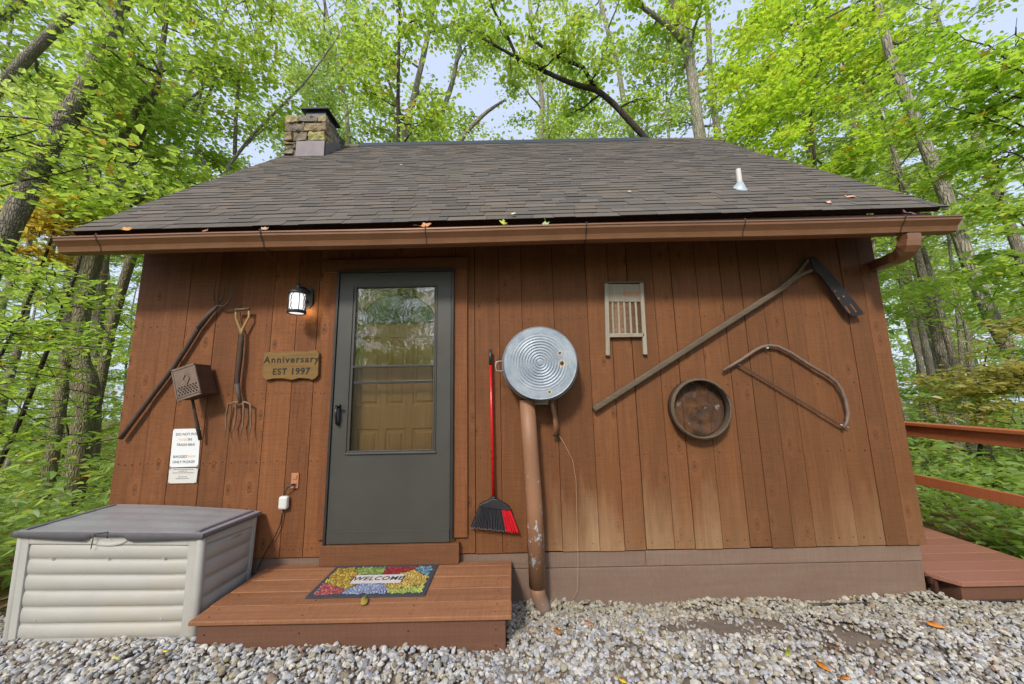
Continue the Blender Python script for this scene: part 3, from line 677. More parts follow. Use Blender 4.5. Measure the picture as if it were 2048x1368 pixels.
# storm door
SY = -.035
sd = MB()
wx0, wx1 = on(706, 740, SY).x, on(867, 740, SY).x
wzt, wzb = on(788, 574, SY).z, on(785, 900, SY).z
sx0, sx1, sz0, sz1 = on(680, 800, SY).x+.012, on(903, 800, SY).x-.004, on(780, 1082, SY).z, on(790, 545, SY).z
sx0, sx1 = -1.378, -.482
sd.box(sx0, wx0-.002, SY, SY+.03, sz0, sz1); sd.box(wx1+.002, sx1, SY, SY+.03, sz0, sz1)
sd.box(wx0-.0019, wx1+.0019, SY, SY+.03, wzt+.002, sz1); sd.box(wx0-.0019, wx1+.0019, SY, SY+.03, sz0, wzb-.002)
sdoor = sd.build('storm_door', M['door_paint'], cabin)
kz = on(780, 1062, SY).z
q = MB(); q.box(sx0+.002, sx1-.002, SY-.006, SY-.001, sz0-.012, kz); q.box(sx0+.002, sx1-.002, SY-.009, SY-.001, kz, kz+.004); q.build('door_sweep', M['door_paint'], sdoor, bevel=.001)
q = MB()
for (a, b_, c_, d_) in ((sx0-.022, sx0-.004, sz0-.02, sz1+.012), (sx1+.004, sx1+.024, sz0, sz1+.012), (sx0-.022, sx1+.024, sz1+.004, sz1+.022)): q.box(a, b_, SY-.012, -.001, c_, d_)
q.build('door_frame', M['door_dark'], sdoor, bevel=.002)
def ring_frame(mb, x0, x1, z0, z1, w_, y0, y1):
    mb.box(x0-w_, x0, y0, y1, z0-w_, z1+w_); mb.box(x1, x1+w_, y0, y1, z0-w_, z1+w_); mb.box(x0, x1, y0, y1, z1, z1+w_); mb.box(x0, x1, y0, y1, z0-w_, z0)
q = MB(); ring_frame(q, wx0-.022, wx1+.016, wzb-.012, wzt+.006, .007, SY-.008, SY-.0005); ring_frame(q, wx0, wx1, wzb, wzt, .01, SY-.005, SY-.0005)
q.box(wx0-.03, wx1+.03, SY-.012, SY-.001, wzb-.026, wzb-.018)
q.build('window_frame', M['door_paint'], sdoor, bevel=.001)
mz = on(786, 732, SY).z
q = MB(); q.box(wx0, wx1, SY-.004, SY+.012, mz-.010, mz+.006); q.box(wx0+.004, wx1-.004, SY+.006, SY+.02, on(786, 765, SY).z-.008, on(786, 765, SY).z+.012)
q.build('sash_bar', M['door_dark'], sdoor, bevel=.001)
q = MB(); q.box(wx0, wx1, SY+.013, SY+.016, mz, wzt); q.build('glass_pane', M['glass'], sdoor)
q = MB(); q.box(wx0, wx1, SY+.010, SY+.0105, wzb, mz-.01); q.build('screen_panel', M['screen'], sdoor)
hx, hz = on(671, 830, -.07).x, on(671, 830, -.07).z
q = MB(); hb0, hb1 = on(671, 814, -.06).z, on(671, 848, -.06).z; hx = sx0+.045
q.box(hx-.012, hx+.012, SY-.012, SY-.0005, hb1-.012, hb0+.016); q.tube([(hx, SY-.01, hb0), (hx, SY-.045, hb0+.004), (hx, SY-.05, (hb0+hb1)/2), (hx, SY-.03, hb1), (hx, SY-.01, hb1-.004)], [.008, .009, .008, .008, .006], 8)
q.tube([(hx-.004, SY-.04, hb0+.006), (hx+.03, SY-.055, hb0+.012)], .009, 8)
q.build('door_handle', M['handle'], sdoor)
# ------------------------------------------------------------------ front step
ST = .297
step = thing('wooden_step', (-.93, -.33, .12), 'low stained wooden platform step under the dark storm door', 'step')
q = MB(); ysp = [-.637, -.497, -.357, -.217, -.077, -.004]
for a, b_ in zip(ysp[:-1], ysp[1:]):
    q.box(-1.805+random.uniform(-.003, .003), -.034+random.uniform(-.003, .003), a+.0015, b_-.0015, ST-.024, ST+random.uniform(-.0015, .001), r=random.random()*.6+.2)
top = q.build('step_boards', M['step'], step, bevel=.005)
q = MB(); q.box(-1.765, -.068, -.618, -.59, .06, ST-.0245, r=.4); q.box(-1.765, -1.735, -.5895, -.02, .06, ST-.0245); q.box(-.098, -.068, -.5895, -.02, .0, ST-.0245)
q.build('riser', M['riser'], step, bevel=.003)
q = MB()
for x in (-1.72, -1.2, -.6, -.12):
    for y in (-.6, -.53, -.46, -.39, -.32, -.25, -.18, -.11): q.tube([(x+random.uniform(-.01, .01), y, ST-.002), (x, y, ST+.0012)], .0028, 6, sm=False)
    for z in (.14, .22): q.tube([(x, -.618, z), (x, -.6205, z)], .004, 6, sm=False)
q.build('screw_heads', M['black_iron'], step)
# welcome mat
z0 = ST+.0015
A, B, C, D = onz(610, 1197, z0), onz(849, 1194, z0), onz(877, 1124, z0), onz(678, 1128, z0)
mx0, mx1, my0, my1 = A.x, B.x, (A.y+B.y)/2, -.06
mat = thing('welcome_mat', ((mx0+mx1)/2, (my0+my1)/2, z0), 'colourful cobble patterned welcome mat lying on the wooden step', 'doormat')
q = MB(); q.box(mx0, mx1, my0, my1, z0, z0+.006); q.build('rubber_base', M['rubber'], mat, bevel=.002)
W_, H_ = mx1-mx0, my1-my0; q = MB()
regs = [(.10, .88, 0, 'Y'), (.33, .95, 0, 'G'), (.66, 1.02, 0, 'R'), (.97, .86, 0, 'B'), (.08, .14, 0, 'P'), (.47, .02, 0, 'L'), (.80, .48, 0, 'O'), (.85, .02, 0, 'G2'), (.18, .55, 0, 'Y')]
cpal = {'Y': ((206,176,70),(214,200,84),(190,140,60)), 'G': ((150,176,84),(182,196,120),(130,160,72)), 'R': ((170,48,52),(186,70,64),(150,44,52)), 'B': ((120,158,190),(100,130,170),(140,190,180)),
        'P': ((200,96,96),(212,128,120),(176,80,90)), 'L': ((160,176,208),(180,192,214),(150,160,200)), 'O': ((220,184,90),(206,160,72),(224,200,110)), 'G2': ((190,206,100),(170,196,90),(206,208,110))}
for (cx_, cy_, _, nm) in regs:
    for ring in range(0, 22):
        r0 = ring*.0155; nseg = max(3, int(6.283*(r0+.008)/.0175))
        for k in range(nseg):
            a0, a1 = 6.283*(k+.12)/nseg+ring*.7, 6.283*(k+.88)/nseg+ring*.7
            am = (a0+a1)/2; rm = r0+.0075
            X, Y = cx_*W_+rm*math.cos(am), cy_*H_+rm*math.sin(am)
            if not (.03 < X < W_-.03 and .03 < Y < H_-.028): continue
            if .27*W_ < X < .74*W_ and .37*H_ < Y < .66*H_: continue
            ds_ = sorted((((X-c[0]*W_)**2+(Y-c[1]*H_)**2), i) for i, c in enumerate(regs))
            if regs[ds_[0][1]] is not regs[regs.index((cx_, cy_, _, nm))]: continue
            jj = lambda: random.uniform(-.0015, .0015)
            pts = [(mx0+cx_*W_+r*math.cos(a)+jj(), my0+cy_*H_+r*math.sin(a)+jj()) for r, a in ((r0+.002, a0), (r0+.0135, a0), (r0+.0135, a1), (r0+.002, a1))]
            c_ = lin(*random.choice(cpal[nm]))[:3]; kk = random.uniform(.55, .9)
            q.add([(x, y, z0+.0062) for x, y in pts]+[(x, y, z0+.0085) for x, y in pts], [(4,5,6,7),(0,1,5,4),(1,2,6,5),(2,3,7,6),(3,0,4,7)], col=tuple(v*kk for v in c_))
q.build('cobble_pattern', M['matstone'], mat)
q = MB(); q.box(mx0+.28*W_, mx0+.73*W_, my0+.385*H_, my0+.645*H_, z0+.0062, z0+.009); q.build('name_panel', M['mat_panel'], mat)
lettering('lettering', [('WELCOME', 0, 0, .064, 0, dict(offset=.0007, shear=.12, spacing=1.1, extrude=.0004))], M['mat_ink'], mat, Matrix.Translation((mx0+.505*W_, my0+.513*H_, z0+.0105)), None)
# ------------------------------------------------------------------ deck box (storage)
BXF, BZ = -.52, 0
bx = thing('storage_box', (-2.42, -.28, .13), 'beige resin deck storage box with grey lid beside the step', 'storage box')
fbl, fbr = on(4, 1284, -.53), on(388, 1288, -.53)
ftl, ftr = on(36, 1066, -.50), on(406, 1070, -.50)
zb = (fbl.z+fbr.z)/2-.02
FL, FR = (fbl.x+ftl.x)/2, (fbr.x+ftr.x)/2-.005
BL, BR = on(222, 1010, -.05).x, on(517, 1024, -.05).x
ztl, ztr = ftl.z, ftr.z
zTopL, zTopR = on(222, 1010, -.05).z, on(517, 1024, -.05).z
def lerp(a, b_, t): return a+(b_-a)*t
TL, TR = Vector((ftl.x, -.50, ztl)), Vector((ftr.x, -.50, ztr)); BLp, BRp = Vector((fbl.x, -.53, zb)), Vector((fbr.x, -.53, zb))
KBL, KBR, KTL, KTR = Vector((BL, -.05, zb-.04)), Vector((BR-.02, -.05, zb-.04)), Vector((BL, -.05, zTopL-.03)), Vector((BR-.005, -.05, zTopR-.03))
def bil(a, b_, c_, d_, u, v): return lerp(lerp(a, b_, u), lerp(d_, c_, u), v)
def corrug(mb, P, nrm, rows, u0, u1, v0, v1, depth, mi=0):
    nv = rows*10; nu = 8; vs = []
    for j in range(nv+1):
        ph = (j/nv*rows) % 1.0 if j < nv else 1.0
        hgt = math.sin(math.pi*ph)**.55*depth
        for i in range(nu+1):
            u = i/nu; e_ = min(1, min(u, 1-u)*9); q = bil(*P, lerp(u0, u1, u), lerp(v0, v1, j/nv))
            vs.append(q+nrm*(hgt*(.35+.65*e_**.5)-depth*.75))
    mb.add(vs, [(j*(nu+1)+i, j*(nu+1)+i+1, (j+1)*(nu+1)+i+1, (j+1)*(nu+1)+i) for j in range(nv) for i in range(nu)], sm=True, mi=mi)
def panel(mb, P, nrm, u0, u1, v0, v1, th=.02, **k):
    a = [bil(*P, u, v) for u, v in ((u0, v0), (u1, v0), (u1, v1), (u0, v1))]
    mb.add([p+nrm*.0 for p in a]+[p-nrm*th for p in a], [(0,1,2,3),(7,6,5,4),(0,4,5,1),(1,5,6,2),(2,6,7,3),(3,7,4,0)], **k)
Ff = (BLp, BRp, TR, TL); nF = (BRp-BLp).cross(TL-BLp).normalized(); nF = nF if nF.y < 0 else -nF
Fr = (BRp, KBR, KTR, TR); nR = (KBR-BRp).cross(TR-BRp).normalized(); nR = nR if nR.x > 0 else -nR
Fl = (BLp, KBL, KTL, TL); nL = Vector((-1, 0, 0)); nL = (KBL-BLp).cross(TL-BLp).normalized(); nL = nL if nL.x < 0 else -nL
def gridframe(mb, P, nrm, u0, u1, v0, v1, th):
    panel(mb, P, nrm, 0, u0, 0, 1, th); panel(mb, P, nrm, u1, 1, 0, 1, th); panel(mb, P, nrm, u0, u1, v1, 1, th)
    # arched foot
    nn = 14; fr = []; 
    for i in range(nn+1):
        u = lerp(u0, u1, i/nn); fr.append((bil(*P, u, 0), bil(*P, u, v0*(.55+.9*math.sin(math.pi*i/nn)))))
    vs = [p for pr in fr for p in pr]+[p-nrm*th for pr in fr for p in pr]; o_ = 2*(nn+1)
    mb.add(vs, [(2*i, 2*i+2, 2*i+3, 2*i+1) for i in range(nn)]+[(2*i+1, 2*i+3, o_+2*i+3, o_+2*i+1) for i in range(nn)])
q = MB(); gridframe(q, Ff, nF, .065, .925, .085, .90, .018); gridframe(q, Fr, nR, .08, .93, .06, .90, .018); gridframe(q, Fl, nL, .07, .93, .07, .90, .018)
q.tube([lerp(BRp, TR, t) + (nF+nR)*-.016 for t in (0, 1)], .023, 14); q.tube([lerp(BLp, TL, t)+(nF+nL)*-.016 for t in (0, 1)], .023, 14)
inn = [BLp-nF*.03-nL*.03, BRp-nF*.03-nR*.03, KBR-nR*.03, KBL-nL*.03, TL-nF*.03-nL*.03, TR-nF*.03-nR*.03, KTR-nR*.03, KTL-nL*.03]
q.hexa(inn)
body = q.build('box_body', M['resin'], bx, bevel=.003)
q = MB(); corrug(q, Ff, nF, 6, .065, .925, .05, .90, .02); q.build('front_panel', M['resin2'], bx)
q = MB(); corrug(q, Fr, nR, 5, .08, .93, .04, .90, .02); q.build('side_panel', M['resin2'], bx)
q = MB(); corrug(q, Fl, nL, 5, .07, .93, .04, .90, .02); q.build('side_panel', M['resin2'], bx)
# lid: slightly crowned top with a curved front lip
q = MB(); NU, NV = 24, 14; vs = []
lf, rf, rb, lb = TL+Vector((-.012, -.014, .012)), TR+Vector((.014, -.014, .012)), Vector((BR+.008, -.035, zTopR)), Vector((BL-.008, -.035, zTopL))
for j in range(NV+1):
    for i in range(NU+1):
        u, v = i/NU, j/NV; p_ = bil(lf, rf, rb, lb, u, v); cr_ = .012*math.sin(math.pi*min(1, max(0, u*1.0)))**.6
        rib = .0022*(1 if math.sin(v*6.28*4) > 0 else -1) if .08 < u < .9 and .06 < v < .94 else 0
        vs.append(p_+Vector((0, 0, cr_*math.sin(math.pi*(.12+.88*min(v, .5)*2)*.5)+rib)))
q.add(vs, [(j*(NU+1)+i, j*(NU+1)+i+1, (j+1)*(NU+1)+i+1, (j+1)*(NU+1)+i) for j in range(NV) for i in range(NU)], sm=True)
lid = q.build('lid', M['lid'], bx)
q = MB(); fv = []
for i in range(NU+1):
    u = i/NU; tp = vs[i]+Vector((0, -.001, .001)); dip = .028+.022*math.sin(math.pi*u)
    if .38 < u < .62: dip *= .45
    bt = tp+Vector((0, -.006, -dip)); fv += [tp, bt, bt+Vector((0, .012, 0))]
q.add(fv, [(3*i, 3*i+1, 3*i+4, 3*i+3) for i in range(NU)]+[(3*i+1, 3*i+2, 3*i+5, 3*i+4) for i in range(NU)], sm=True)
sv = []
for j in range(NV+1):
    tp = vs[j*(NU+1)+NU]+Vector((.0, 0, .001)); sv += [tp, tp+Vector((.007, 0, -.008)), tp+Vector((.007, 0, -.026)), tp+Vector((-.01, 0, -.028))]
q.add(sv, [(4*j+k, 4*j+k+1, 4*j+5+k, 4*j+4+k) for j in range(NV) for k in range(3)], sm=True)
sv = []
for j in range(NV+1):
    tp = vs[j*(NU+1)]+Vector((.0, 0, .001)); sv += [tp, tp+Vector((-.007, 0, -.008)), tp+Vector((-.007, 0, -.026)), tp+Vector((.01, 0, -.028))]
q.add(sv, [(4*j+k, 4*j+k+1, 4*j+5+k, 4*j+4+k) for j in range(NV) for k in range(3)], sm=True)
# moulding dimples on the front panel
dm_ = MB()
for u_, v_ in ((.2, .77), (.5, .77), (.8, .775), (.16, .24), (.82, .235)):
    p_ = bil(*Ff, u_, v_)+nF*.0035; dm_.tube([p_-nF*.004, p_+nF*.001], .006, 10, sm=False)
dm_.build('dimples', M['resin'], body)
# raised border strips on the lid
for u0, u1 in ((.035, .05), (.945, .965)):
    a = [bil(lf, rf, rb, lb, u, v)+Vector((0, 0, .006)) for u, v in ((u0, .04), (u1, .04), (u1, .96), (u0, .96))]
    q.add([p-Vector((0, 0, .012)) for p in a]+[p+Vector((0, 0, .004)) for p in a], [(4,5,6,7),(0,1,5,4),(1,2,6,5),(2,3,7,6),(3,0,4,7)])
q.build('lid_rim', M['lid_edge'], lid)
q = MB(); cpt = bil(*Ff, .50, .945)+nF*.002; n_ = 28
vs_ = []
for (rx, rz, dd) in ((.115, .036, .0), (.108, .030, .006), (.095, .022, .002), (.0, .0, -.006)):
    for k in range(n_):
        a = 6.283*k/n_; vs_.append(cpt+Vector((rx*math.cos(a), 0, rz*math.sin(a)))+nF*dd)
q.add(vs_, [(i*n_+j, i*n_+(j+1) % n_, (i+1)*n_+(j+1) % n_, (i+1)*n_+j) for i in range(3) for j in range(n_)], sm=True)
q.build('grip_recess', M['resin'], bx)
q = MB(); q.tube([cpt+Vector((-.075, -.02, .045)), cpt+Vector((-.078, -.022, -.04))], .0022, 6); q.tube([cpt+Vector((-.07, -.012, .04)), cpt+Vector((.0, -.014, .05)), cpt+Vector((.004, -.014, .015))], .003, 6)
q.build('latch', M['handle'], bx)
q = MB(); c1 = bil(*Fr, .52, .86)+nR*.002; d1 = (KTR-TR).normalized()
q.tube([c1-d1*.06, c1+d1*.06], .011, 8, flat=.4); q.build('side_grip', M['resin'], bx)
# ------------------------------------------------------------------ things on the wall
def P(px, py, y): return on(px, py, y)
def T(pts, y): return [on(a, b_, y if len(p) < 3 else p[2]) for p in pts for a, b_ in [p[:2]]]
# hay fork (long handled)
o = thing('pitchfork', P(340, 750, -.03), 'long handled three tined pitchfork hung slanting at the left end of the wall', 'pitchfork')
q = MB(); hp = T([(241, 877), (262, 848), (300, 797), (347, 735), (375, 692), (399, 653), (420, 626), (433, 612)], -.035)
q.tube(hp, [.016, .017, .0165, .0175, .017, .0165, .014, .009], 12, noise=.06); q.build('handle', M['brown_wood'], o)
q = MB(); q.tube(T([(396, 657), (420, 627), (437, 610)], -.036), [.0185, .0155, .008], 10); q.build('ferrule', M['rust'], o)
for pts in ([(436, 609), (429, 604), (427, 592, -.06), (428, 578, -.08), (431, 561, -.09), (431, 553, -.09)], [(436, 609), (442, 600, -.05), (447, 590, -.07), (448, 577, -.09), (447, 561, -.1)], [(434, 611), (444, 613, -.05), (456, 607, -.06), (462, 594, -.075), (463.5, 578, -.09), (461, 562, -.1)]):
    q = MB(); q.tube(T(pts, -.04), [.006, .006, .0055, .005, .004, .002][:len(pts)] if len(pts) == 6 else [.006, .006, .005, .004, .002], 7); q.build('tine', M['rust'], o)
# garden fork
o = thing('garden_fork', P(480, 750, -.04), 'garden digging fork with pale D handle hung tines down between popper and door', 'garden fork')
q = MB(); q.tube(T([(471, 620), (499, 618)], -.05), .0115, 10); q.build('grip', M['grey_wood'], o)
q = MB()
q.tube(T([(472, 622), (471.5, 634), (476, 647), (481, 659), (483, 673)], -.045), [.007, .008, .009, .010, .013], 8); q.tube(T([(498, 621), (498, 634), (491, 647), (485, 659), (483, 673)], -.045), [.007, .008, .009, .010, .013], 8)
q.build('yoke', M['yoke'], o)
q = MB(); q.tube(T([(483, 669), (482, 690), (480, 715), (476, 745), (474, 770), (477, 788), (481, 803)], -.045), [.016, .017, .018, .018, .017, .013, .010], 12, noise=.04); q.build('shaft', M['brown_wood'], o)
q = MB(); q.tube(T([(474, 768), (477, 788), (481, 804)], -.047), [.0185, .0145, .013], 10); q.build('socket', M['rust'], o)
for (a, b_, c_, d_) in ((457, 452, 452, 449), (472, 472, 468, 462), (487, 487, 485, 480), (501, 501, 502, 497)):
    q = MB(); q.tube(T([(481, 804), ((481+a)/2, 804.5), (a, 808), (b_, 830), (c_, 852, -.03), (d_, 874, -.06)], -.04), [.009, .0085, .008, .007, .006, .002], 7); q.build('tine', M['tine'], o)
# corn popper
o = thing('corn_popper', P(380, 770, -.1), 'rusty perforated tin box popper on a wooden handle above the paper notice', 'corn popper')
f1 = T([(344, 742), (388.5, 727.5), (401.5, 786), (355, 801)], -.17)
b1 = [p+Vector((.005, .135, 0)) for p in f1]
q = MB(); q.add([f1[3], f1[2], b1[2], b1[3], f1[0], f1[1], b1[1], b1[0]], [(0,3,2,1),(4,5,6,7),(1,2,6,5),(2,3,7,6),(3,0,4,7)], mi=0)
q.build('tin_box', M['popper_dark'], o)
def fb(u, v, y=0): p_ = bil(f1[3], f1[2], f1[1], f1[0], u, v); return p_+Vector((0, y, 0))
q = MB(); q.add([fb(0, 0), fb(1, 0), fb(1, 1), fb(0, 1)]+[fb(0, 0, .01), fb(1, 0, .01), fb(1, 1, .01), fb(0, 1, .01)], [(0,1,2,3),(0,4,5,1),(1,5,6,2),(2,6,7,3),(3,7,4,0)])
for (u0, u1, v0, v1) in ((-.02, 1.02, -.03, .03), (-.02, 1.02, .97, 1.03), (-.02, .03, 0, 1), (.97, 1.02, 0, 1), (.02, 1, .06, .09)):
    q.hexa([fb(u0, v0, -.004), fb(u1, v0, -.004), fb(u1, v0, .006), fb(u0, v0, .006), fb(u0, v1, -.004), fb(u1, v1, -.004), fb(u1, v1, .006), fb(u0, v1, .006)])
ct = (.53, .60); dm = [(0, .19), (.17, 0), (0, -.19), (-.17, 0)]
for k in range(4):
    a, b_ = dm[k], dm[(k+1) % 4]
    q.hexa([fb(ct[0]+a[0], ct[1]+a[1], -.006), fb(ct[0]+b_[0], ct[1]+b_[1], -.006), fb(ct[0]+b_[0], ct[1]+b_[1], .004), fb(ct[0]+a[0], ct[1]+a[1], .004),
            fb(ct[0]+a[0]*.72, ct[1]+a[1]*.72, -.006), fb(ct[0]+b_[0]*.72, ct[1]+b_[1]*.72, -.006), fb(ct[0]+b_[0]*.72, ct[1]+b_[1]*.72, .004), fb(ct[0]+a[0]*.72, ct[1]+a[1]*.72, .004)])
lid_ = q.build('front_lid', M['popper'], o)
q = MB()
for r_ in range(4):
    for k in range(7):
        u = .12+k*.122+(.05 if r_ % 2 else 0); v = .145+r_*.075
        if u < .93: p_ = fb(u, v, -.0025); q.tube([p_+Vector((0, .002, 0)), p_-Vector((0, .002, 0))], .0052, 8, sm=False)
q.build('punched_holes', M['handle'], lid_)
q = MB(); q.tube([P(385, 799, -.10), P(390, 828, -.08), P(394, 850, -.06), P(401, 880, -.04)], [.009, .010, .013, .012], 10, noise=.08); q.build('handle', M['brown_wood'], o)
# welcome signs
def paper(px_corners, name, label, lines, y):
    c = [on(a, b_, y) for a, b_ in px_corners]; o = thing(name, c[3], label, 'paper notice')
    q = MB(); q.add(c+[p+Vector((0, .004, 0)) for p in c], [(0,1,2,3),(4,7,6,5),(0,4,5,1),(1,5,6,2),(2,6,7,3),(3,7,4,0)]); q.build('sheet', M['paper'] if name == 'paper_notice' else M['paper_small'], o)
    q = MB()
    for p in c:
        d = ((c[0]+c[2])/2-p).normalized()*.008; q.tube([p+d+Vector((0, .001, 0)), p+d+Vector((0, -.002, 0))], .004, 8, sm=False)
    q.build('tack', M['flash'], o)
    return o, c
o, c = paper([(346.5, 858), (401, 857), (396, 933), (339, 935)], 'paper_notice', 'white laminated paper notice reading do not put in trash bin', None, -.008)
cx = (c[0].x+c[1].x+c[2].x+c[3].x)/4; cz = (c[0].z+c[2].z)/2
Mx = Matrix(((1, .0, 0, cx), (0, 0, 1, -.0092), (0, 1, 0, cz), (0, 0, 0, 1)))
k_ = dict(offset=.0002, extrude=.0002)
lettering('lettering', [('DO NOT PUT', .0, .099, .027, 0, k_), ('FOOD', -.022, .060, .024, 1, k_), ('IN', .030, .060, .027, 0, k_), ('TRASH BIN!', 0, .021, .027, 0, k_), ('BAGGED', -.032, -.066, .027, 0, k_), ('TRASH', .050, -.066, .024, 1, k_), ('ONLY PLEASE!', 0, -.105, .027, 0, k_)], [M['ink'], M['ink_faded']], o, Mx, None)
o, c = paper([(338.5, 937), (396, 936), (392, 966), (336, 967)], 'small_notice', 'small white laminated notice in fine print below the larger paper notice', None, -.012)
q = MB(); cx = (c[0].x+c[1].x)/2
for i, (w_, z_) in enumerate(((.075, .045), (.03, .033), (.08, .021), (.03, -.008), (.05, -.020))):
    x = -w_; zc = (c[0].z+c[3].z)/2
    while x < w_:
        l_ = random.uniform(.008, .02); q.box(cx+x, min(cx+x+l_, cx+w_), -.0132, -.0125, zc+z_-.0022, zc+z_+.0022); x += l_+.005
q.build('fine_print', M['ink'], o)
# wooden name sign
o = thing('wooden_sign', P(583, 730, -.03), 'carved wooden plaque reading Anniversary EST 1997 left of the door', 'sign')
sp = [(530, 704), (556, 704), (572, 704), (585, 701), (597, 703), (615, 703), (627, 701), (634, 700), (638, 704), (640, 707), (639, 715), (638, 750), (632, 757), (627, 760), (617, 757), (600, 756), (585, 760), (570, 757), (550, 757), (540, 759), (533, 760), (529, 755), (526, 750), (528, 740), (529, 722), (530, 712)]
q = MB(); q.prism([(on(a-2, b_, -.03).x, on(a-2, b_, -.03).z) for a, b_ in sp], -.03, -.004); brd = q.build('board', M['sign_wood'], o, bevel=.003)
cx, cz = on(582, 731, -.03).x, on(582, 731, -.03).z
Mx = Matrix(((1, 0, 0, cx), (0, 0, 1, -.0305), (0, 1, 0, cz), (0, 0, 0, 1)))
lettering('lettering', [('Anniversary', 0, .045, .072, 0, dict(offset=.0016, spacing=1.22, extrude=.0007)), ('EST', -.085, -.048, .066, 0, dict(offset=.0018, spacing=1.15, extrude=.0007)), ('1997', .075, -.048, .072, 0, dict(offset=.0018, spacing=1.08, extrude=.0007))], M['ink_green'], o, Mx, None)
# lantern
LC = on(595, 600, -.14); o = thing('wall_lantern', on(614, 600, 0), 'small lit lantern with black metal cage beside the storm door', 'wall lantern')
lx, ly = LC.x, -.14; zt_, zb_ = on(595, 588, -.14).z, on(595, 624, -.14).z
q = MB(); q.lathe([(.0, zt_+.105), (.007, zt_+.10), (.009, zt_+.09), (.006, zt_+.082), (.012, zt_+.078), (.018, zt_+.065), (.02, zt_+.058), (.014, zt_+.05), (.024, zt_+.046), (.045, zt_+.03), (.062, zt_+.018), (.068, zt_+.008), (.07, zt_+.0), (.062, zt_-.002), (.0, zt_-.003)], (lx, ly, 0), 'z', 28); q.build('lamp_cap', M['lantern'], o)
q = MB(); q.lathe([(.056, zb_+.012), (.063, zb_+.011), (.066, zb_+.004), (.064, zb_-.012), (.058, zb_-.014), (.055, zb_-.012), (.056, zb_+.012)], (lx, ly, 0), 'z', 28)
for k in range(4):
    a = .75+k*math.pi/2; q.tube([(lx+.06*math.cos(a), ly+.06*math.sin(a), zb_), (lx+.06*math.cos(a), ly+.06*math.sin(a), zt_)], .003, 6)
for k in range(4):
    a = -1.75+k*math.pi/2
    for s_ in (-1, 1):
        q.tube([(lx+.06*math.cos(a+s_*.42*math.cos(math.pi*(t-.5)*1.0) - s_*.30), ly+.06*math.sin(a+s_*.42*math.cos(math.pi*(t-.5)) - s_*.30), lerp(zb_, zt_, t)) for t in [i/10 for i in range(11)]], .0024, 5)
q.build('cage', M['lantern'], o)
q = MB(); q.lathe([(.05, zb_-.008), (.052, zb_), (.052, zt_-.004)], (lx, ly, 0), 'z', 28); q.lathe([(0.0, zb_-.009), (.05, zb_-.008)], (lx, ly, 0), 'z', 28); q.build('lamp_glass', M['lamp_glass'], o)
q = MB(); bxw = on(617, 600, 0).x; bz0, bz1 = on(617, 618, 0).z, on(617, 578, 0).z
q.prism([(bxw-.045, bz0+.03), (bxw-.02, bz0), (bxw+.02, bz0), (bxw+.045, bz0+.03), (bxw+.045, bz1-.02), (bxw+.025, bz1), (bxw-.025, bz1), (bxw-.045, bz1-.02)], -.022, -.004)
q.tube([(bxw, -.02, bz1-.04), ((bxw+lx)/2, -.07, bz1-.02), (lx, -.13, zt_+.05)], [.022, .018, .012], 10)
q.tube([(bxw, -.02, bz0+.05), ((bxw+lx)/2, -.06, bz0+.03), (lx+.045, -.1, zb_+.0)], [.016, .010, .006], 8)
q.build('backplate', M['lantern'], o, bevel=.002)
L = bpy.data.lights.new('lamp_light', 'POINT'); L.energy = .35; L.color = (1, .72, .36); L.shadow_soft_size = .02
lo = bpy.data.objects.new('lamp_light', L); COL.objects.link(lo); lo.location = (bxw+.015, -.05, bz0-.02)
# outlet, adapter and cable
o = thing('power_outlet', on(589, 962), 'brown power outlet on the wall under the carved plaque', 'outlet')
a, b_ = on(581, 977, -.01), on(598, 946, -.01)
q = MB(); q.box(a.x, b_.x, -.012, -.003, a.z, b_.z); q.build('cover_plate', M['tan_pl'], o, bevel=.002)
cx = (a.x+b_.x)/2
q = MB(); q.box(cx-.017, cx+.017, -.018, -.0125, lerp(a.z, b_.z, .62), lerp(a.z, b_.z, .85)); q.build('socket', M['tan_pl'], o, bevel=.001)
q = MB(); q.box(cx-.015, cx+.015, -.016, -.0125, lerp(a.z, b_.z, .15), lerp(a.z, b_.z, .42)); q.build('socket', M['tan_pl'], o, bevel=.001)
o = thing('cable_adapter', on(567, 1005), 'white plug-in adapter hanging by its black cable from the outlet', 'adapter')
q = MB(); c = on(567, 1005, -.03); q.box(c.x-.033, c.x+.033, -.045, -.006, c.z-.048, c.z+.045); q.build('adapter_body', M['white_pl'], o, bevel=.014)
q = MB(); q.tube(T([(589, 969), (583, 970, -.04), (574, 976, -.045), (570, 985, -.03), (569.5, 992)], -.02), [.008, .009, .004, .004, .004], 8); q.build('plug', M['black_pl'], o)
q = MB(); q.tube(T([(565, 1021), (564, 1032), (560, 1050), (549, 1074), (535, 1098), (523, 1120), (515, 1140)], -.02), [.006, .004, .0035, .0035, .0035, .0035, .0035], 7); q.build('cable', M['black_pl'], o)
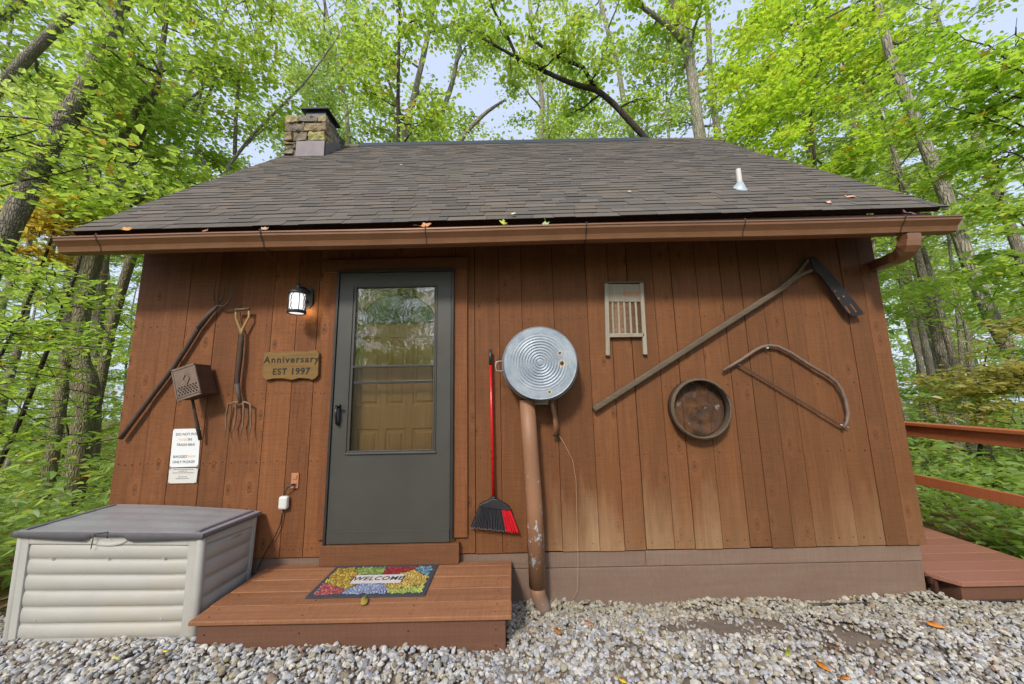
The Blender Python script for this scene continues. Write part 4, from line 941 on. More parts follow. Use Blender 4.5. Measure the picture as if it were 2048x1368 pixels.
# broom
o = thing('broom', on(985, 850), 'red handled angle broom with black and red bristles hung right of the door', 'broom')
q = MB(); q.tube(T([(981, 729), (984, 860), (987, 995)], -.045), .0115, 12); q.build('handle', M['red'], o)
q = MB(); q.tube(T([(980.5, 699), (981, 730)], -.045), .0125, 12); q.build('hand_grip', M['black_pl'], o)
q = MB(); q.tube(T([(986.5, 992), (987.5, 1006)], -.045), [.019, .02], 12)
cap = [(975, 1002), (982, 998), (993, 998), (1000, 1003), (1014, 1011), (1021, 1018), (1021, 1021), (990, 1018), (957, 1014), (958, 1010), (966, 1006)]
q.prism([(on(a, b_, -.06).x, on(a, b_, -.06).z) for a, b_ in cap], -.066, -.018); head = q.build('broom_head', M['black_pl'], o, bevel=.004)
for nm, mt, u0, u1 in (('black_bristles', 'bristle_k', 0, .74), ('red_bristles', 'bristle_r', .74, 1)):
    q = MB(); q2 = MB(); u = u0
    while u < u1:
        for y_ in (-.058, -.042, -.026):
            uu = u+random.uniform(-.004, .004)
            tp = on(lerp(958, 1020, uu), lerp(1014, 1019, uu), y_); bt = on(lerp(942, 1037, uu), lerp(1054, 1064, uu)+random.uniform(-1.5, 1), y_*1.1); 
            q.tube([tp, lerp(tp, bt, .5)+Vector((random.uniform(-.001, .001), 0, 0)), bt], [.003, .0034, .0040], 4, sm=False)
            q2.tube([bt, bt+Vector((random.uniform(-.004, .004), 0, -.008))], [.003, .0025], 4, sm=False)
        u += .036
    bb = q.build(nm, M[mt], o); q2.build('bristle_tips', M['bristle_t'] if mt == 'bristle_k' else M['bristle_r'], bb)
# washtub
TUBO = on(1080, 727, -.1)
M['tub'] = tub_mat()
o = thing('wash_tub', TUBO, 'round galvanised wash tub hung bottom outwards above the brown stand pipe', 'wash tub')
fc = on(1080.5, 725, -.235); rc_ = on(1080, 728, -.03)
R1 = abs(on(1154, 725, -.235).x-fc.x)-.002; R2 = R1*1.11
prof = []
NR = 120
for i in range(NR+1):
    r_ = R1*.985*i/NR; h_ = .0028*math.sin(r_/R1*math.pi*26)*(1 if r_ < R1*.6 else max(0, 1-(r_/R1-.6)*4)*.5); 
    if r_ < .02: h_ = -.004
    prof.append((r_, h_))
prof += [(R1*.992, -.002), (R1, -.004), (R1*1.004, .004), (R1*.995, .010)]
def tubpt(r_, t, a): c_ = lerp(fc, rc_, t); return c_+Vector((r_*math.cos(a), 0, r_*math.sin(a)))
q = MB(); n_ = 72; vs_ = []
for (r_, h_) in prof:
    for j in range(n_): a = 6.283185*j/n_; vs_.append((fc.x+r_*math.cos(a), fc.y+h_, fc.z+r_*math.sin(a)))
rows = len(prof)
for k, (rf_, t) in enumerate(((1.0, .06), (1.02, .2), (1.045, .38), (1.055, .42), (1.05, .46), (1.07, .62), (1.08, .66), (1.075, .7), (1.10, .93), (1.125, .96), (1.13, 1.0), (1.11, 1.01))):
    for j in range(n_): vs_.append(tubpt(R1*rf_, t, 6.283185*j/n_))
rows += 12
q.add(vs_, [(i*n_+j, i*n_+(j+1) % n_, (i+1)*n_+(j+1) % n_, (i+1)*n_+j) for i in range(rows-1) for j in range(n_)], sm=True)
q.build('tub_shell', M['tub'], o)
q = MB(); hc = tubpt(R1*1.07, .55, math.pi+.06)
q.tube([hc+Vector((.01, 0, .035)), hc+Vector((-.02, -.01, .04)), hc+Vector((-.05, -.015, .032)), hc+Vector((-.055, -.018, 0)), hc+Vector((-.05, -.015, -.03)), hc+Vector((-.02, -.01, -.036)), hc+Vector((.01, 0, -.032))], .0035, 7)
q.build('side_handle', M['boot'], o)
q = MB(); p_ = on(1083, 806, -.05); q.box(p_.x-.05, p_.x+.05, -.07, -.01, p_.z-.012, p_.z+.04); q.build('hanging_block', M['pale_wood'], o)
# stand pipe with spout
o = thing('stand_pipe', on(1070, 1200, -.06), 'brown peeling stand pipe rising from the gravel beside the step', 'pipe')
q = MB(); a, b_, c_ = on(1054, 800, -.115), on(1069, 1010, -.10), on(1075, 1172, -.10)
q.tube([a, on(1061, 900, -.11), b_, c_], [.056, .057, .058, .059], 28); q.build('upper_pipe', M['pipe'], o)
q = MB(); q.tube([on(1075, 1168, -.1), on(1076, 1188, -.1), on(1086, 1212, -.1), on(1094, 1238, -.10)], [.053, .053, .050, .047], 24, noise=.01); q.build('lower_pipe', M['pipe'], o)
o = thing('hanging_hook', on(1109, 840, -.05), 'curved brown handle hanging below the wash tub', 'hook')
q = MB(); q.tube(T([(1103, 798), (1106, 815), (1110, 832), (1112, 850), (1113, 868)], -.05), [.026, .026, .027, .027, .028], 12, flat=.5); q.build('curved_handle', M['brown_orange'] if 'brown_orange' in M else M['gutter'], o)
q = MB(); q.tube(T([(1106, 870), (1112, 873), (1118, 869)], -.05), .007, 6); q.build('end_clip', M['black_iron'], o)
q = MB(); q.tube(T([(1118, 870), (1130, 890), (1145, 920), (1152, 960), (1154, 1040), (1156, 1120), (1155, 1180), (1140, 1205)], -.04), .0012, 5)
tag(q.build('thin_string', M['string'], loc=on(1150, 1100, -.04)), 'thin pale string trailing from the curved handle to the gravel', 'string')
# washboard
o = thing('washboard', on(1250, 640, 0), 'old pale wooden washboard with worn red word hung on the wall', 'washboard')
W0 = on(1209, 566, -.03); 
def wb(px, py): return on(px, py, -.03)
def bar(q, a, b_, w_, y0=-.034, y1=-.006, **k):
    a, b_ = Vector(a), Vector(b_); d = (b_-a).normalized(); n_ = Vector((-d.z, 0, d.x))*w_/2
    pts = [a-n_, b_-n_, b_+n_, a+n_]; q.prism([(p.x, p.z) for p in pts], y0, y1, **k)
q = MB(); bar(q, wb(1213, 566), wb(1216, 711), .032, r=.5); q.build('post', M['pale_wood'], o, bevel=.003)
q = MB(); bar(q, wb(1283, 565), wb(1291, 709), .030, r=.6); q.build('post', M['pale_wood'], o, bevel=.003)
q = MB(); bar(q, wb(1209, 565), wb(1286, 564), .018, -.036, -.005); q.build('top_rail', M['grey_wood'], o, bevel=.002)
q = MB(); x0, x1 = wb(1217, 580).x, wb(1281, 580).x
q.prism([(wb(1215, 568).x, wb(1215, 568).z), (wb(1282, 568).x, wb(1282, 568).z), (wb(1283, 603).x, wb(1283, 603).z), (wb(1215, 603).x, wb(1215, 603).z)], -.026, -.012); q.build('head_panel', M['pale_wood'], o)
q = MB(); bar(q, wb(1218, 671), wb(1288, 670), .03); q.build('bottom_rail', M['pale_wood'], o, bevel=.003)
for i in range(5):
    q = MB(); bar(q, wb(1225+i*11.6, 604), wb(1227.5+i*11.9, 668), .0155, -.03, -.012, r=.3+.1*i); q.build('slat', M['pale_wood'], o, bevel=.003)
q = MB()
for i in range(26):
    t = (i+.5)/26; a, b_ = wb(1216, lerp(604, 667, t)), wb(1285, lerp(604, 667, t)); q.tube([Vector((a.x, -.014, a.z)), Vector((b_.x, -.014, b_.z))], .0042, 6)
q.build('rubbing_ribs', M['brass_mesh'], o)
q = MB(); q.box(wb(1216, 604).x, wb(1285, 604).x, -.0075, -.006, wb(1250, 667).z, wb(1250, 604).z); q.build('rib_backing', M['popper_dark'], o)
p_ = on(1262, 588, -.03)
Mx = Matrix(((1, 0, 0, p_.x), (0, 0, 1, -.0274), (0, 1, 0, p_.z), (0, 0, 0, 1)))
lettering('lettering', [('SILVER', 0, 0, .046, 0, dict(offset=.0004, extrude=.0004))], M['ink_red'], o, Mx, None)
# long handled slotted blade tool
o = thing('weed_cutter', on(1400, 680, -.03), 'long wooden handled cutter with black slotted blade hung slanting across the wall', 'hand tool')
q = MB(); bar(q, on(1187, 819, -.04), on(1578, 567, -.04), .043, -.055, -.015, r=.4); hd = q.build('handle', M['grey_wood'], o, bevel=.01)
q = MB(); bar(q, on(1560, 577, -.04), on(1592, 551, -.04), .032, -.054, -.016); bar(q, on(1590, 552, -.04), on(1618, 517, -.04), .022, -.053, -.017); q.build('fork_arm', M['grey_wood'], o, bevel=.005)
q = MB(); bar(q, on(1570, 572, -.04), on(1600, 550, -.04), .026, -.0545, -.0155); bar(q, on(1598, 551, -.04), on(1632, 537, -.04), .024, -.0535, -.0165); q.build('fork_arm', M['grey_wood'], o, bevel=.005)
q = MB(); bl = [(1617, 515), (1622, 513), (1631, 517), (1662, 549), (1704, 600), (1723, 624), (1725, 629), (1713, 632), (1701, 633), (1689, 623), (1668, 592), (1643, 557), (1626, 541)]
q.prism([(on(a, b_, -.05).x, on(a, b_, -.05).z) for a, b_ in bl], -.062, -.05); bld = q.build('blade', M['black_iron'], o, bevel=.002)
q = MB(); M['slot'] = M['siding']
for (a, b_, c_, d_) in ((1701, 608, 1713, 624), (1691, 612, 1700, 626)):
    bar(q, on(a, b_, -.065), on(c_, d_, -.065), .012, -.0635, -.0622)
for (a, b_) in ((1670, 582), (1687, 593), (1677, 597)): p_ = on(a, b_, -.064); q.tube([p_, p_-Vector((0, .001, 0))], .009, 10, sm=False)
q.build('slots', M['trim'], bld)
# round sieve
o = thing('round_sieve', on(1405, 817, 0), 'round wooden rimmed sieve with torn mesh hung below the slanting cutter', 'sieve')
sc0, sc1 = on(1404.5, 817, -.09), on(1404.5, 817, -.09); RS = abs(on(1464, 817, -.09).x-on(1345.5, 817, -.09).x)/2
q = MB(); q.lathe([(RS-.012, -.09), (RS-.006, -.094), (RS, -.09), (RS+.001, -.055), (RS, -.004), (RS-.008, -.003), (RS-.010, -.05), (RS-.012, -.09)], (sc0.x, 0, sc0.z), 'y', 64)
q.lathe([(RS+.0012, -.088), (RS+.006, -.086), (RS+.006, -.056), (RS+.0012, -.054)], (sc0.x, 0, sc0.z), 'y', 64)
q.build('rim', M['grey_wood'], o)
def mesh_mat():
    t = NT('rusty_sieve_mesh'); wv = t.node('ShaderNodeTexChecker', {'Vector': t.coord((400, 400, 400)), 'Scale': 1.0}).outputs['Fac']
    n = t.noise(t.coord((9, 9, 9)), 1, 5, .7); c = t.mix(t.mapr(n, .35, .65), lin(98, 74, 56), lin(52, 42, 36))
    c = t.mix(t.mapr(t.noise(t.coord((14, 14, 14)), 1, 3), .62, .68), c, lin(150, 140, 128))
    t.fin(c, .8); t.l.new(t.mapr(n, .38, .62, .15, .85), t.b.inputs['Alpha']); return t.m
q = MB(); vs_ = []
for i in range(13):
    for j in range(48):
        a = 6.283185*j/48; r_ = (RS-.012)*i/12; vs_.append((sc0.x+r_*math.cos(a), -.018+.010*math.sin(i*1.1+2*math.sin(a*2)), sc0.z+r_*math.sin(a)))
q.add(vs_, [(i*48+j, i*48+(j+1) % 48, (i+1)*48+(j+1) % 48, (i+1)*48+j) for i in range(12) for j in range(48)], sm=True); q.build('wire_mesh', mesh_mat(), o)
q = MB(); q.tube([on(1431, 768, -.085), on(1445, 780, -.09), on(1455, 792, -.088), on(1459, 804, -.085)], [.004, .008, .008, .006], 6)
q.build('rim_splint', M['brown_wood'], o)
# bow saw
o = thing('bow_saw', on(1570, 770, 0), 'old bow saw with curved brown frame hung at the right of the wall', 'bow saw')
q = MB(); q.tube(T([(1446, 741), (1480, 721), (1510, 701), (1523, 694), (1538, 691), (1555, 693), (1580, 705), (1620, 731), (1655, 751), (1672, 764), (1683, 780), (1691, 802), (1696, 825), (1694, 843), (1687, 856)], -.035), [.011, .0125, .0125, .0125, .0125, .0125, .0125, .0125, .0125, .0125, .0125, .0125, .0125, .0125, .011], 12); q.build('saw_frame', M['popper'], o)
q = MB(); A_, B_ = on(1474, 726, -.03), on(1686, 853, -.03); d = (B_-A_); L_ = d.length; d.normalize(); n_ = Vector((-d.z, 0, d.x))
n_ = n_ if n_.z < 0 else -n_; pts = [A_-n_*.006]; k = 0; pts.append(B_-n_*.006); NTeeth = 44
for i in range(NTeeth*2, -1, -1): pts.append(A_+d*L_*i/(NTeeth*2)+n_*(.003 if i % 2 else .017))
q.prism([(p.x, p.z) for p in pts], -.033, -.031); q.build('saw_blade', M['popper_dark'], o)
q = MB(); q.tube([on(1680, 849, -.03), on(1700, 856, -.03)], .004, 6); p_ = on(1531, 697, -.02); q.tube([p_, p_-Vector((0, .03, 0))], .007, 8); q.build('bolt', M['boot'], o)
# cable along the base of the wall
q = MB(); q.tube([Vector((on(px, py, -.07).x, -.07, gz(on(px, py, -.07).x, -.07)+.012)) for px, py in ((1600, 1216), (1680, 1212), (1760, 1209), (1860, 1204), (1960, 1203), (2048, 1203), (2150, 1203))], .0075, 8)
tag(q.build('ground_cable', M['black_pl'], loc=(3, -.07, .01)), 'dark cable lying on the gravel along the foot of the cabin wall', 'cable')
# ------------------------------------------------------------------ side deck and railing
DZ = .125
dk = thing('side_deck', (3.5, 1.5, .05), 'red brown painted deck walkway along the right side of the cabin', 'deck')
y = -.07; first = True; yb = []
while y < 5.2: yb.append(y); y += .142
for i, y in enumerate(yb):
    q = MB(); x0 = 3.035; r_ = random.random()*.5+.25
    if i == 0: q.prism([(0, 0)]*3, 0, 0) if False else q.hexa([(x0+.09,y,DZ-.034),(3.99,y,DZ-.034),(3.99,y+.139,DZ-.034),(x0,y+.139,DZ-.034),(x0+.09,y,DZ),(3.99,y,DZ),(3.99,y+.139,DZ),(x0,y+.139,DZ)], r=r_)
    else: q.box(x0, 3.99+random.uniform(-.003, .003), y, y+.139, DZ-.034, DZ+random.uniform(-.001, .001), r=r_)
    q.build('deck_board', M['deck'], dk, bevel=.004)
q = MB(); q.box(3.13, 3.97, -.05, -.02, -.08, DZ-.035, r=.4); q.box(3.95, 3.98, -.02, 5.2, -.12, DZ-.035, r=.6); q.box(3.13, 3.16, -.02, 5.2, -.12, DZ-.035)
for y in (.2, 2.2, 4.4): q.box(3.85, 3.95, y, y+.1, -1.2, DZ-.036)
q.build('deck_frame', M['riser'], dk, bevel=.003)
rl = thing('deck_railing', (3.93, 1.5, DZ), 'red brown wooden railing on the outer edge of the side deck', 'railing')
q = MB(); q.box(3.87, 3.99, -.9, 4.9, 1.105, 1.135, r=.5); q.build('cap_rail', M['rail'], rl, bevel=.004)
q = MB(); q.box(3.90, 3.935, -.9, 4.9, 1.0, 1.1045, r=.3); q.build('upper_rail', M['rail'], rl, bevel=.003)
q = MB(); q.box(3.90, 3.935, -.9, 4.9, .545, .635, r=.6); q.build('lower_rail', M['rail'], rl, bevel=.003)
for y in (-.62, 2.6, 4.8):
    q = MB(); q.box(3.936, 4.02, y, y+.085, DZ-.35 if y > 0 else terrain(3.95, y)-.1, 1.104, r=.4); q.build('post', M['rail'], rl, bevel=.004)
# ------------------------------------------------------------------ fallen leaves
def fallen(pos, size, col, label, curl=.25, up=Vector((0, 0, 1)), lobed=False):
    m = simple('fallen_leaf_surface', lin(*col), .6, 0, .3, 60, .3)
    nn = 14; vs = []; a0 = random.random()*6.28; up = up.normalized(); t1 = up.orthogonal().normalized(); t2 = up.cross(t1)
    out = []
    for k in range(nn):
        a = 2*math.pi*k/nn; r_ = (.55+.45*abs(math.cos(a)))*size*.5
        if lobed: r_ = size*.5*(.55+.45*abs(math.cos(a*2.5)))
        x, y_ = r_*math.cos(a), r_*math.sin(a)*.72; h = curl*(x*x*1.1+y_*y_*2)/size+size*.05*math.sin(a*3)
        X, Y_ = x*math.cos(a0)-y_*math.sin(a0), x*math.sin(a0)+y_*math.cos(a0); out.append(pos+t1*X+t2*Y_+up*(h+.003))
    q = MB(); ctr = pos+up*.004; q.add([ctr]+out, [(0, 1+k, 1+(k+1) % nn) for k in range(nn)], sm=True)
    x = out[0]; q.tube([x, x+(x-ctr)*.35+up*.004, x+(x-ctr)*.7], [.0012, .001, .0007], 4)
    o = q.build('fallen_leaf', m, loc=pos)
    sm = o.modifiers.new('s', 'SOLIDIFY'); sm.thickness = .0008
    tag(o, label, 'leaf', 'fallen leaves')
def gleaf(px, py, size, col, label, **k):
    z = .1; p_ = onz(px, py, z)
    for _ in range(6): z = gz(p_.x, p_.y)+.018; p_ = onz(px, py, z)
    fallen(p_, size, col, label, **k)
fallen(onz(728, 1206, ST+.003), .085, (158, 140, 62), 'curled olive brown leaf lying on the wooden step below the mat', curl=.5)
gleaf(1178, 1249, .07, (176, 132, 100), 'pale tan curled leaf on the gravel right of the pipe foot', curl=.5)
gleaf(1116, 1264, .06, (170, 110, 40), 'orange brown leaf on the gravel just below the pipe foot')
gleaf(1279, 1265, .03, (200, 190, 40), 'tiny bright yellow leaf on the gravel before the middle of the skirting')
gleaf(1647, 1335, .07, (196, 124, 40), 'orange leaf on the gravel near the bottom edge right of the dirt patch')
gleaf(1692, 1357, .045, (188, 120, 52), 'small rust coloured leaf at the bottom edge below the orange leaf')
gleaf(1870, 1251, .10, (206, 134, 60), 'orange lobed maple leaf on the gravel below the right corner of the cabin', lobed=True)
gleaf(1682, 1221, .028, (206, 190, 60), 'tiny yellow leaf beside the dark cable at the wall foot')
gleaf(1666, 1294, .05, (112, 74, 54), 'dark brown leaf on the gravel in front of the right part of the wall')
gleaf(1575, 1308, .055, (150, 156, 60), 'green yellow leaf on the gravel beside the bare dirt patch')
gleaf(1246, 1363, .04, (222, 184, 40), 'golden yellow leaf at the bottom edge of the gravel right of the step')
gleaf(332, 1303, .035, (206, 186, 50), 'yellow leaf on the gravel under the right corner of the storage box')
gleaf(232, 1319, .06, (206, 204, 140), 'pale cream leaf on the gravel in front of the storage box')
gleaf(465, 1351, .035, (206, 164, 40), 'golden brown leaf on the gravel in front of the wooden step')
rn = Vector((0, -.72, .70))
for px, py, sz, c_, lb in ((1655, 409, .07, (214, 170, 140), 'tan leaf near the lower right edge of the roof'), (1697, 398, .09, (206, 158, 128), 'larger tan leaf lying higher on the right part of the roof'), (1027, 432, .05, (200, 210, 170), 'pale green leaf on the shingles above the middle of the gutter'), (803, 332, .035, (230, 226, 220), 'small whitish leaf high on the roof above the door'), (1140, 322, .05, (160, 130, 100), 'small brown leaf high on the middle of the roof'), (1258, 387, .05, (200, 170, 130), 'small beige leaf on the roof above the washboard')):
    fallen(roof_at(px, py)+rn*.014, sz, c_, lb, up=rn, lobed=True)
for px, py, sz, c_, lb in ((852, 452, .1, (200, 130, 80), 'orange dried leaf caught on the gutter lip above the door'), (1006, 446, .085, (170, 176, 60), 'yellow green leaf standing in the middle of the gutter'), (1092, 449, .08, (150, 170, 110), 'dull green leaf lying in the gutter right of the yellow one'), (255, 459, .07, (204, 140, 60), 'orange leaf in the gutter near its left end'), (412, 462, .05, (150, 100, 70), 'brown leaf scrap in the left part of the gutter'), (1815, 427, .09, (96, 66, 60), 'dark dead leaf clump in the gutter above the downspout'), (530, 458, .06, (190, 150, 120), 'pale brown leaf scrap in the gutter beside the left mesh guard')):
    fallen(on(px, py+1, -.42), sz, c_, lb, up=Vector((random.uniform(-.3, .3), -.7, .6)), lobed=True, curl=.5)
# ------------------------------------------------------------------ vegetation
def leaf_np(name, Pn, sz, rng, mat, tilt=.45, lobed=False, width=.62, droop=.15):
    n = len(Pn); Pn = np.asarray(Pn, dtype=np.float64)
    nr = rng.normal(0, tilt, (n, 3)); nr[:, 2] = 1; nr /= np.linalg.norm(nr, axis=1)[:, None]
    a = rng.uniform(0, 6.283, n); d = np.stack([np.cos(a), np.sin(a), -droop+rng.normal(0, .2, n)], 1)
    d -= nr*np.sum(d*nr, 1)[:, None]; d /= np.linalg.norm(d, axis=1)[:, None]; s = np.cross(nr, d)
    s_ = (sz*rng.uniform(.5, 1.4, n))[:, None]
    if lobed:   # palmate leaf, fan of quads round the centre
        ang = np.array([-2.6, -1.9, -1.35, -.85, -.42, 0, .42, .85, 1.35, 1.9, 2.6, 3.14])
        r_ = np.array([.42, .30, .62, .34, .36, .72, .36, .34, .62, .30, .42, .10])
        tmpl = np.concatenate([[[0, 0, 0]], np.stack([np.cos(ang)*r_+.1, np.sin(ang)*r_*1.05, -.10*np.abs(np.sin(ang))*r_+.02], 1)])
        fc = np.array([[0, i, i+1, i+2] for i in range(1, 12, 2)]); fc[fc == 13] = 1
    else:
        w = width*.5
        tmpl = np.array([[0, 0, 0], [.33, w, .09], [.70, w*.72, .07], [1, 0, -.06], [.70, -w*.72, .07], [.33, -w, .09]])
        fc = np.array([[0, 3, 2, 1], [0, 5, 4, 3]])
    V = Pn[:, None, :]+s_[:, None, :]*(tmpl[None, :, 0:1]*d[:, None, :]+tmpl[None, :, 1:2]*s[:, None, :]+tmpl[None, :, 2:3]*nr[:, None, :])
    k = len(tmpl); Fc = (fc[None]+(np.arange(n)*k)[:, None, None]).reshape(-1, 4)
    return np_mesh(name, V.reshape(-1, 3), Fc, mat, False, None, np.repeat(rng.random(n), len(fc)))
class Tree:
    def __init__(s, seed): s.rng = np.random.default_rng(seed); s.mb = MB(); s.lv = []
    def path(s, p, az, el, L, n, wob, bend=0.0):
        pts = [Vector(p)]; r = s.rng
        for i in range(n):
            az += r.normal(0, wob); el += r.normal(0, wob*.6)-bend*(el)/n
            pts.append(pts[-1]+Vector((math.cos(az)*math.cos(el), math.sin(az)*math.cos(el), math.sin(el)))*L/n)
        return pts
    def leaves(s, pts, n, sh, sv):
        r = s.rng; k = len(pts)-1; t = r.random(n)**.7*k; i = np.minimum(t.astype(int), k-1); f = (t-i)[:, None]
        A = np.array([p[:] for p in pts]); q = A[i]*(1-f)+A[i+1]*f
        q = q+np.stack([r.normal(0, sh, n), r.normal(0, sh, n), r.normal(-.03, sv, n)], 1); s.lv.append(q)
    def branch(s, p, az, el, L, r0, dens, sh=.22, sv=.07, subs=6, wob=.22, bend=.5):
        pts = s.path(p, az, el, L, 7, wob, bend); s.mb.tube(pts, [r0*(1-i/8.5) for i in range(8)], 6, cap=False)
        s.leaves(pts[4:], int(dens*L*.25), sh, sv)
        for j in range(subs):
            f = .25+.72*(j+s.rng.random()*.8)/subs; i = min(6, int(f*7)); q = pts[i].lerp(pts[i+1], f*7-i)
            d = pts[i+1]-pts[i]; a2 = math.atan2(d.y, d.x)+(1 if j % 2 else -1)*s.rng.uniform(.45, 1.1); e2 = s.rng.normal(.12, .2)
            L2 = L*s.rng.uniform(.25, .48)*(1.25-f*.6); sp = s.path(q, a2, e2, L2, 4, .25, .3)
            s.mb.tube(sp, [max(.003, r0*.38*(1-k/5)) for k in range(5)], 4, cap=False)
            s.leaves(sp, int(dens*L2), sh, sv)
            for m_ in range(2):
                q2 = sp[1+m_*2 if m_ else 1]; a3 = a2+s.rng.uniform(-1.2, 1.2); tp = s.path(q2, a3, s.rng.normal(.05, .2), L2*.5, 3, .25)
                s.mb.tube(tp, [.006, .005, .004, .002], 3, cap=False); s.leaves(tp, int(dens*L2*.45), sh, sv)
    def trunk(s, pts, rr, n=14, noise=.10):
        # subdivide and roughen
        P_, R_ = [], []
        for i in range(len(pts)-1):
            m = max(1, int((pts[i+1]-pts[i]).length/.22))
            for k in range(m): P_.append(pts[i].lerp(pts[i+1], k/m)); R_.append(rr[i]+(rr[i+1]-rr[i])*k/m)
        P_.append(pts[-1]); R_.append(rr[-1]); s.tp, s.tr = P_, R_
        for i in range(1, len(P_)-1): P_[i] = (P_[i-1]+P_[i]*2+P_[i+1])/4
        s.mb.tube(P_, R_, n, noise=noise)
    def at(s, t):
        i = min(len(s.tp)-1, int(t*(len(s.tp)-1))); return s.tp[i], s.tr[i]
def finish(tr, name, base, label, group, barkm, leafm, lsz, tilt=.45, lobed=False, cat='tree', trunk_name='trunk', crown_name='crown', loc0=None):
    """builds thing > trunk, crown; geometry is relative to base"""
    o = thing(name, base, label, cat, group)
    tr.mb.build(trunk_name, barkm, o)
    if tr.lv:
        L_ = np.concatenate(tr.lv)-np.array(base[:])
        me = leaf_np(crown_name, L_, lsz, tr.rng, leafm, tilt, lobed); c = bpy.data.objects.new(crown_name, me); COL.objects.link(c); c.parent = o
    return o
def copy_tree(o, loc, rz, sc, group=None, label=None):
    c = o.copy(); COL.objects.link(c); c.location = loc; c.rotation_euler = (0, 0, rz); c.scale = (sc, sc, sc)
    if label: c['label'] = label
    for ch in list(o.children):
        d = ch.copy(); COL.objects.link(d); d.parent = c
    return c
def gen_tree(seed, H, r, crown0, nb, bl, dens, lean=.04):
    t = Tree(seed); g = t.rng; p = Vector((0, 0, -.5)); pts = [p]; a = g.uniform(0, 6.28)
    for i in range(9):
        p = p+Vector((math.cos(a)*lean*H/9+g.normal(0, .1), math.sin(a)*lean*H/9+g.normal(0, .1), (H+.5)/9)); pts.append(p)
    t.trunk(pts, [r*1.35]+[r*(1-.82*(i/9)) for i in range(1, 10)], 12)
    for i in range(nb):
        f = crown0+(1-crown0)*(i+g.random()*.6)/nb; q, rr = t.at(min(.98, f)); hh = (f-crown0)/(1-crown0)
        t.branch(q, i*2.4+g.uniform(-.4, .4), g.uniform(.15, .8)+hh*.3, bl*(1-.55*hh)*g.uniform(.7, 1.25), rr*.42, dens)
    return t
protos = []
GF = 'slender forest trees in the woods around the cabin'
LF = 'tall slender leafy forest tree standing back in the woods around the cabin'
for k, (H, r, c0, nb, bl, dn) in enumerate(((17, .15, .42, 15, 3.4, 42), (15, .11, .36, 14, 3.1, 42), (19, .17, .48, 14, 3.8, 42), (13, .09, .3, 14, 2.8, 42))):
    t = gen_tree(100+k, H, r, c0, nb, bl, dn)
    protos.append(finish(t, 'forest_tree', Vector((0, 0, 0)), LF, GF, M['bark_smooth'] if k % 2 else M['bark'], M['leaf_pale'] if k in (1, 2) else M['leaf'], .13))
rg = random.Random(5)
spots = []
def ok(x, y, dmin):
    if -4.2 < x < 5.2 and y < 7.2: return False
    return all((x-a)**2+(y-b_)**2 > dmin**2 for a, b_ in spots)
tries = 0
for y0 in (9.5, 12.5, 16, 20.5, 26, 32):
    nx_ = int((y0+3)*1.75*2/(3.0+y0*.15)); 
    for i in range(nx_): spots.append(((-1+2*(i+rg.uniform(.15, .85))/nx_)*(y0+3)*1.75, y0+rg.uniform(-1, 1)*(.5+y0*.05)))
while tries < 60:
    tries += 1
    y = rg.uniform(4.5, 8); x = rg.uniform(-1, 1)*(y+3)*1.75
    if y < 9 and abs(x) < 10: continue
    if ok(x, y, 2.3+.05*y): spots.append((x, y))
used = set()
for i, (x, y) in enumerate(spots):
    k = rg.choice((0, 1, 2, 3)) if y > 9 else rg.choice((1, 3, 0)); pos = (x, y, terrain(x, y)); sc = rg.uniform(.85, 1.2); rz = rg.uniform(0, 6.28)
    if k not in used: used.add(k); o = protos[k]; o.location = pos; o.rotation_euler = (0, 0, rz); o.scale = (sc,)*3
    else: copy_tree(protos[k], pos, rz, sc)
# trees on the far side of the clearing, seen mirrored in the storm door glass
for i, (x, y) in enumerate(((-5.4, -17), (-6.4, -17.5), (-7.6, -18), (-9, -19), (-6.8, -21), (-8.6, -23), (-10, -22), (3.2, -20), (8.5, -19), (-12, -25), (-2.4, -22), (-7, -27))):
    copy_tree(protos[(3, 1)[i % 2]], (x, y, terrain(x, y)), i*1.3, .9)
# understory saplings with flat sprays of leaves
GU = 'understory saplings around the cabin'; LU = 'leafy understory sapling with flat sprays of green leaves among the forest trunks'
up = []
for k, (H, bl, dn) in enumerate(((3.6, 1.9, 80), (2.6, 1.6, 90), (5.0, 2.2, 70))):
    t = Tree(200+k); g = t.rng; pts = [Vector((0, 0, -.3))]
    for i in range(6): pts.append(pts[-1]+Vector((g.normal(0, .12), g.normal(0, .12), (H+.3)/6)))
    t.trunk(pts, [.04, .036, .03, .025, .02, .014, .006], 8, .05)
    for i in range(15):
        q, rr = t.at(.12+.86*i/15); t.branch(q, i*2.4+g.uniform(-.3, .3), g.uniform(.0, .35), bl*(1-.5*i/15)*g.uniform(.8, 1.2), rr*.5, dn, .13, .025, 6, .2, .6)
    up.append(finish(t, 'sapling', Vector((0, 0, 0)), LU, GU, M['bark_dark'], M['leaf_low'] if k == 1 else M['leaf'], .095, .22))
us = []; tries = 0
while len(us) < 34 and tries < 6000:
    tries += 1
    y = rg.uniform(1.5, 20); s_ = rg.choice((-1, 1)); x = s_*rg.uniform(4.8, 6+y*1.9)
    if (s_ < 0 and x > -4.9) or (s_ > 0 and x < 5.6): continue
    if abs(x) < 6.0 and y < .8: continue
    if y < 0 and abs(x) < 6.5: continue
    if x < 0 and y < 4.8: continue
    if all((x-a)**2+(y-b_)**2 > (1.25+.04*y)**2 for a, b_ in us): us.append((x, y))
used = set()
for i, (x, y) in enumerate(us):
    k = i % 3; pos = (x, y, terrain(x, y)); sc = rg.uniform(.7, 1.15); rz = rg.uniform(0, 6.28)
    if k not in used: used.add(k); o = up[k]; o.location = pos; o.rotation_euler = (0, 0, rz); o.scale = (sc,)*3
    else: copy_tree(up[k], pos, rz, sc)
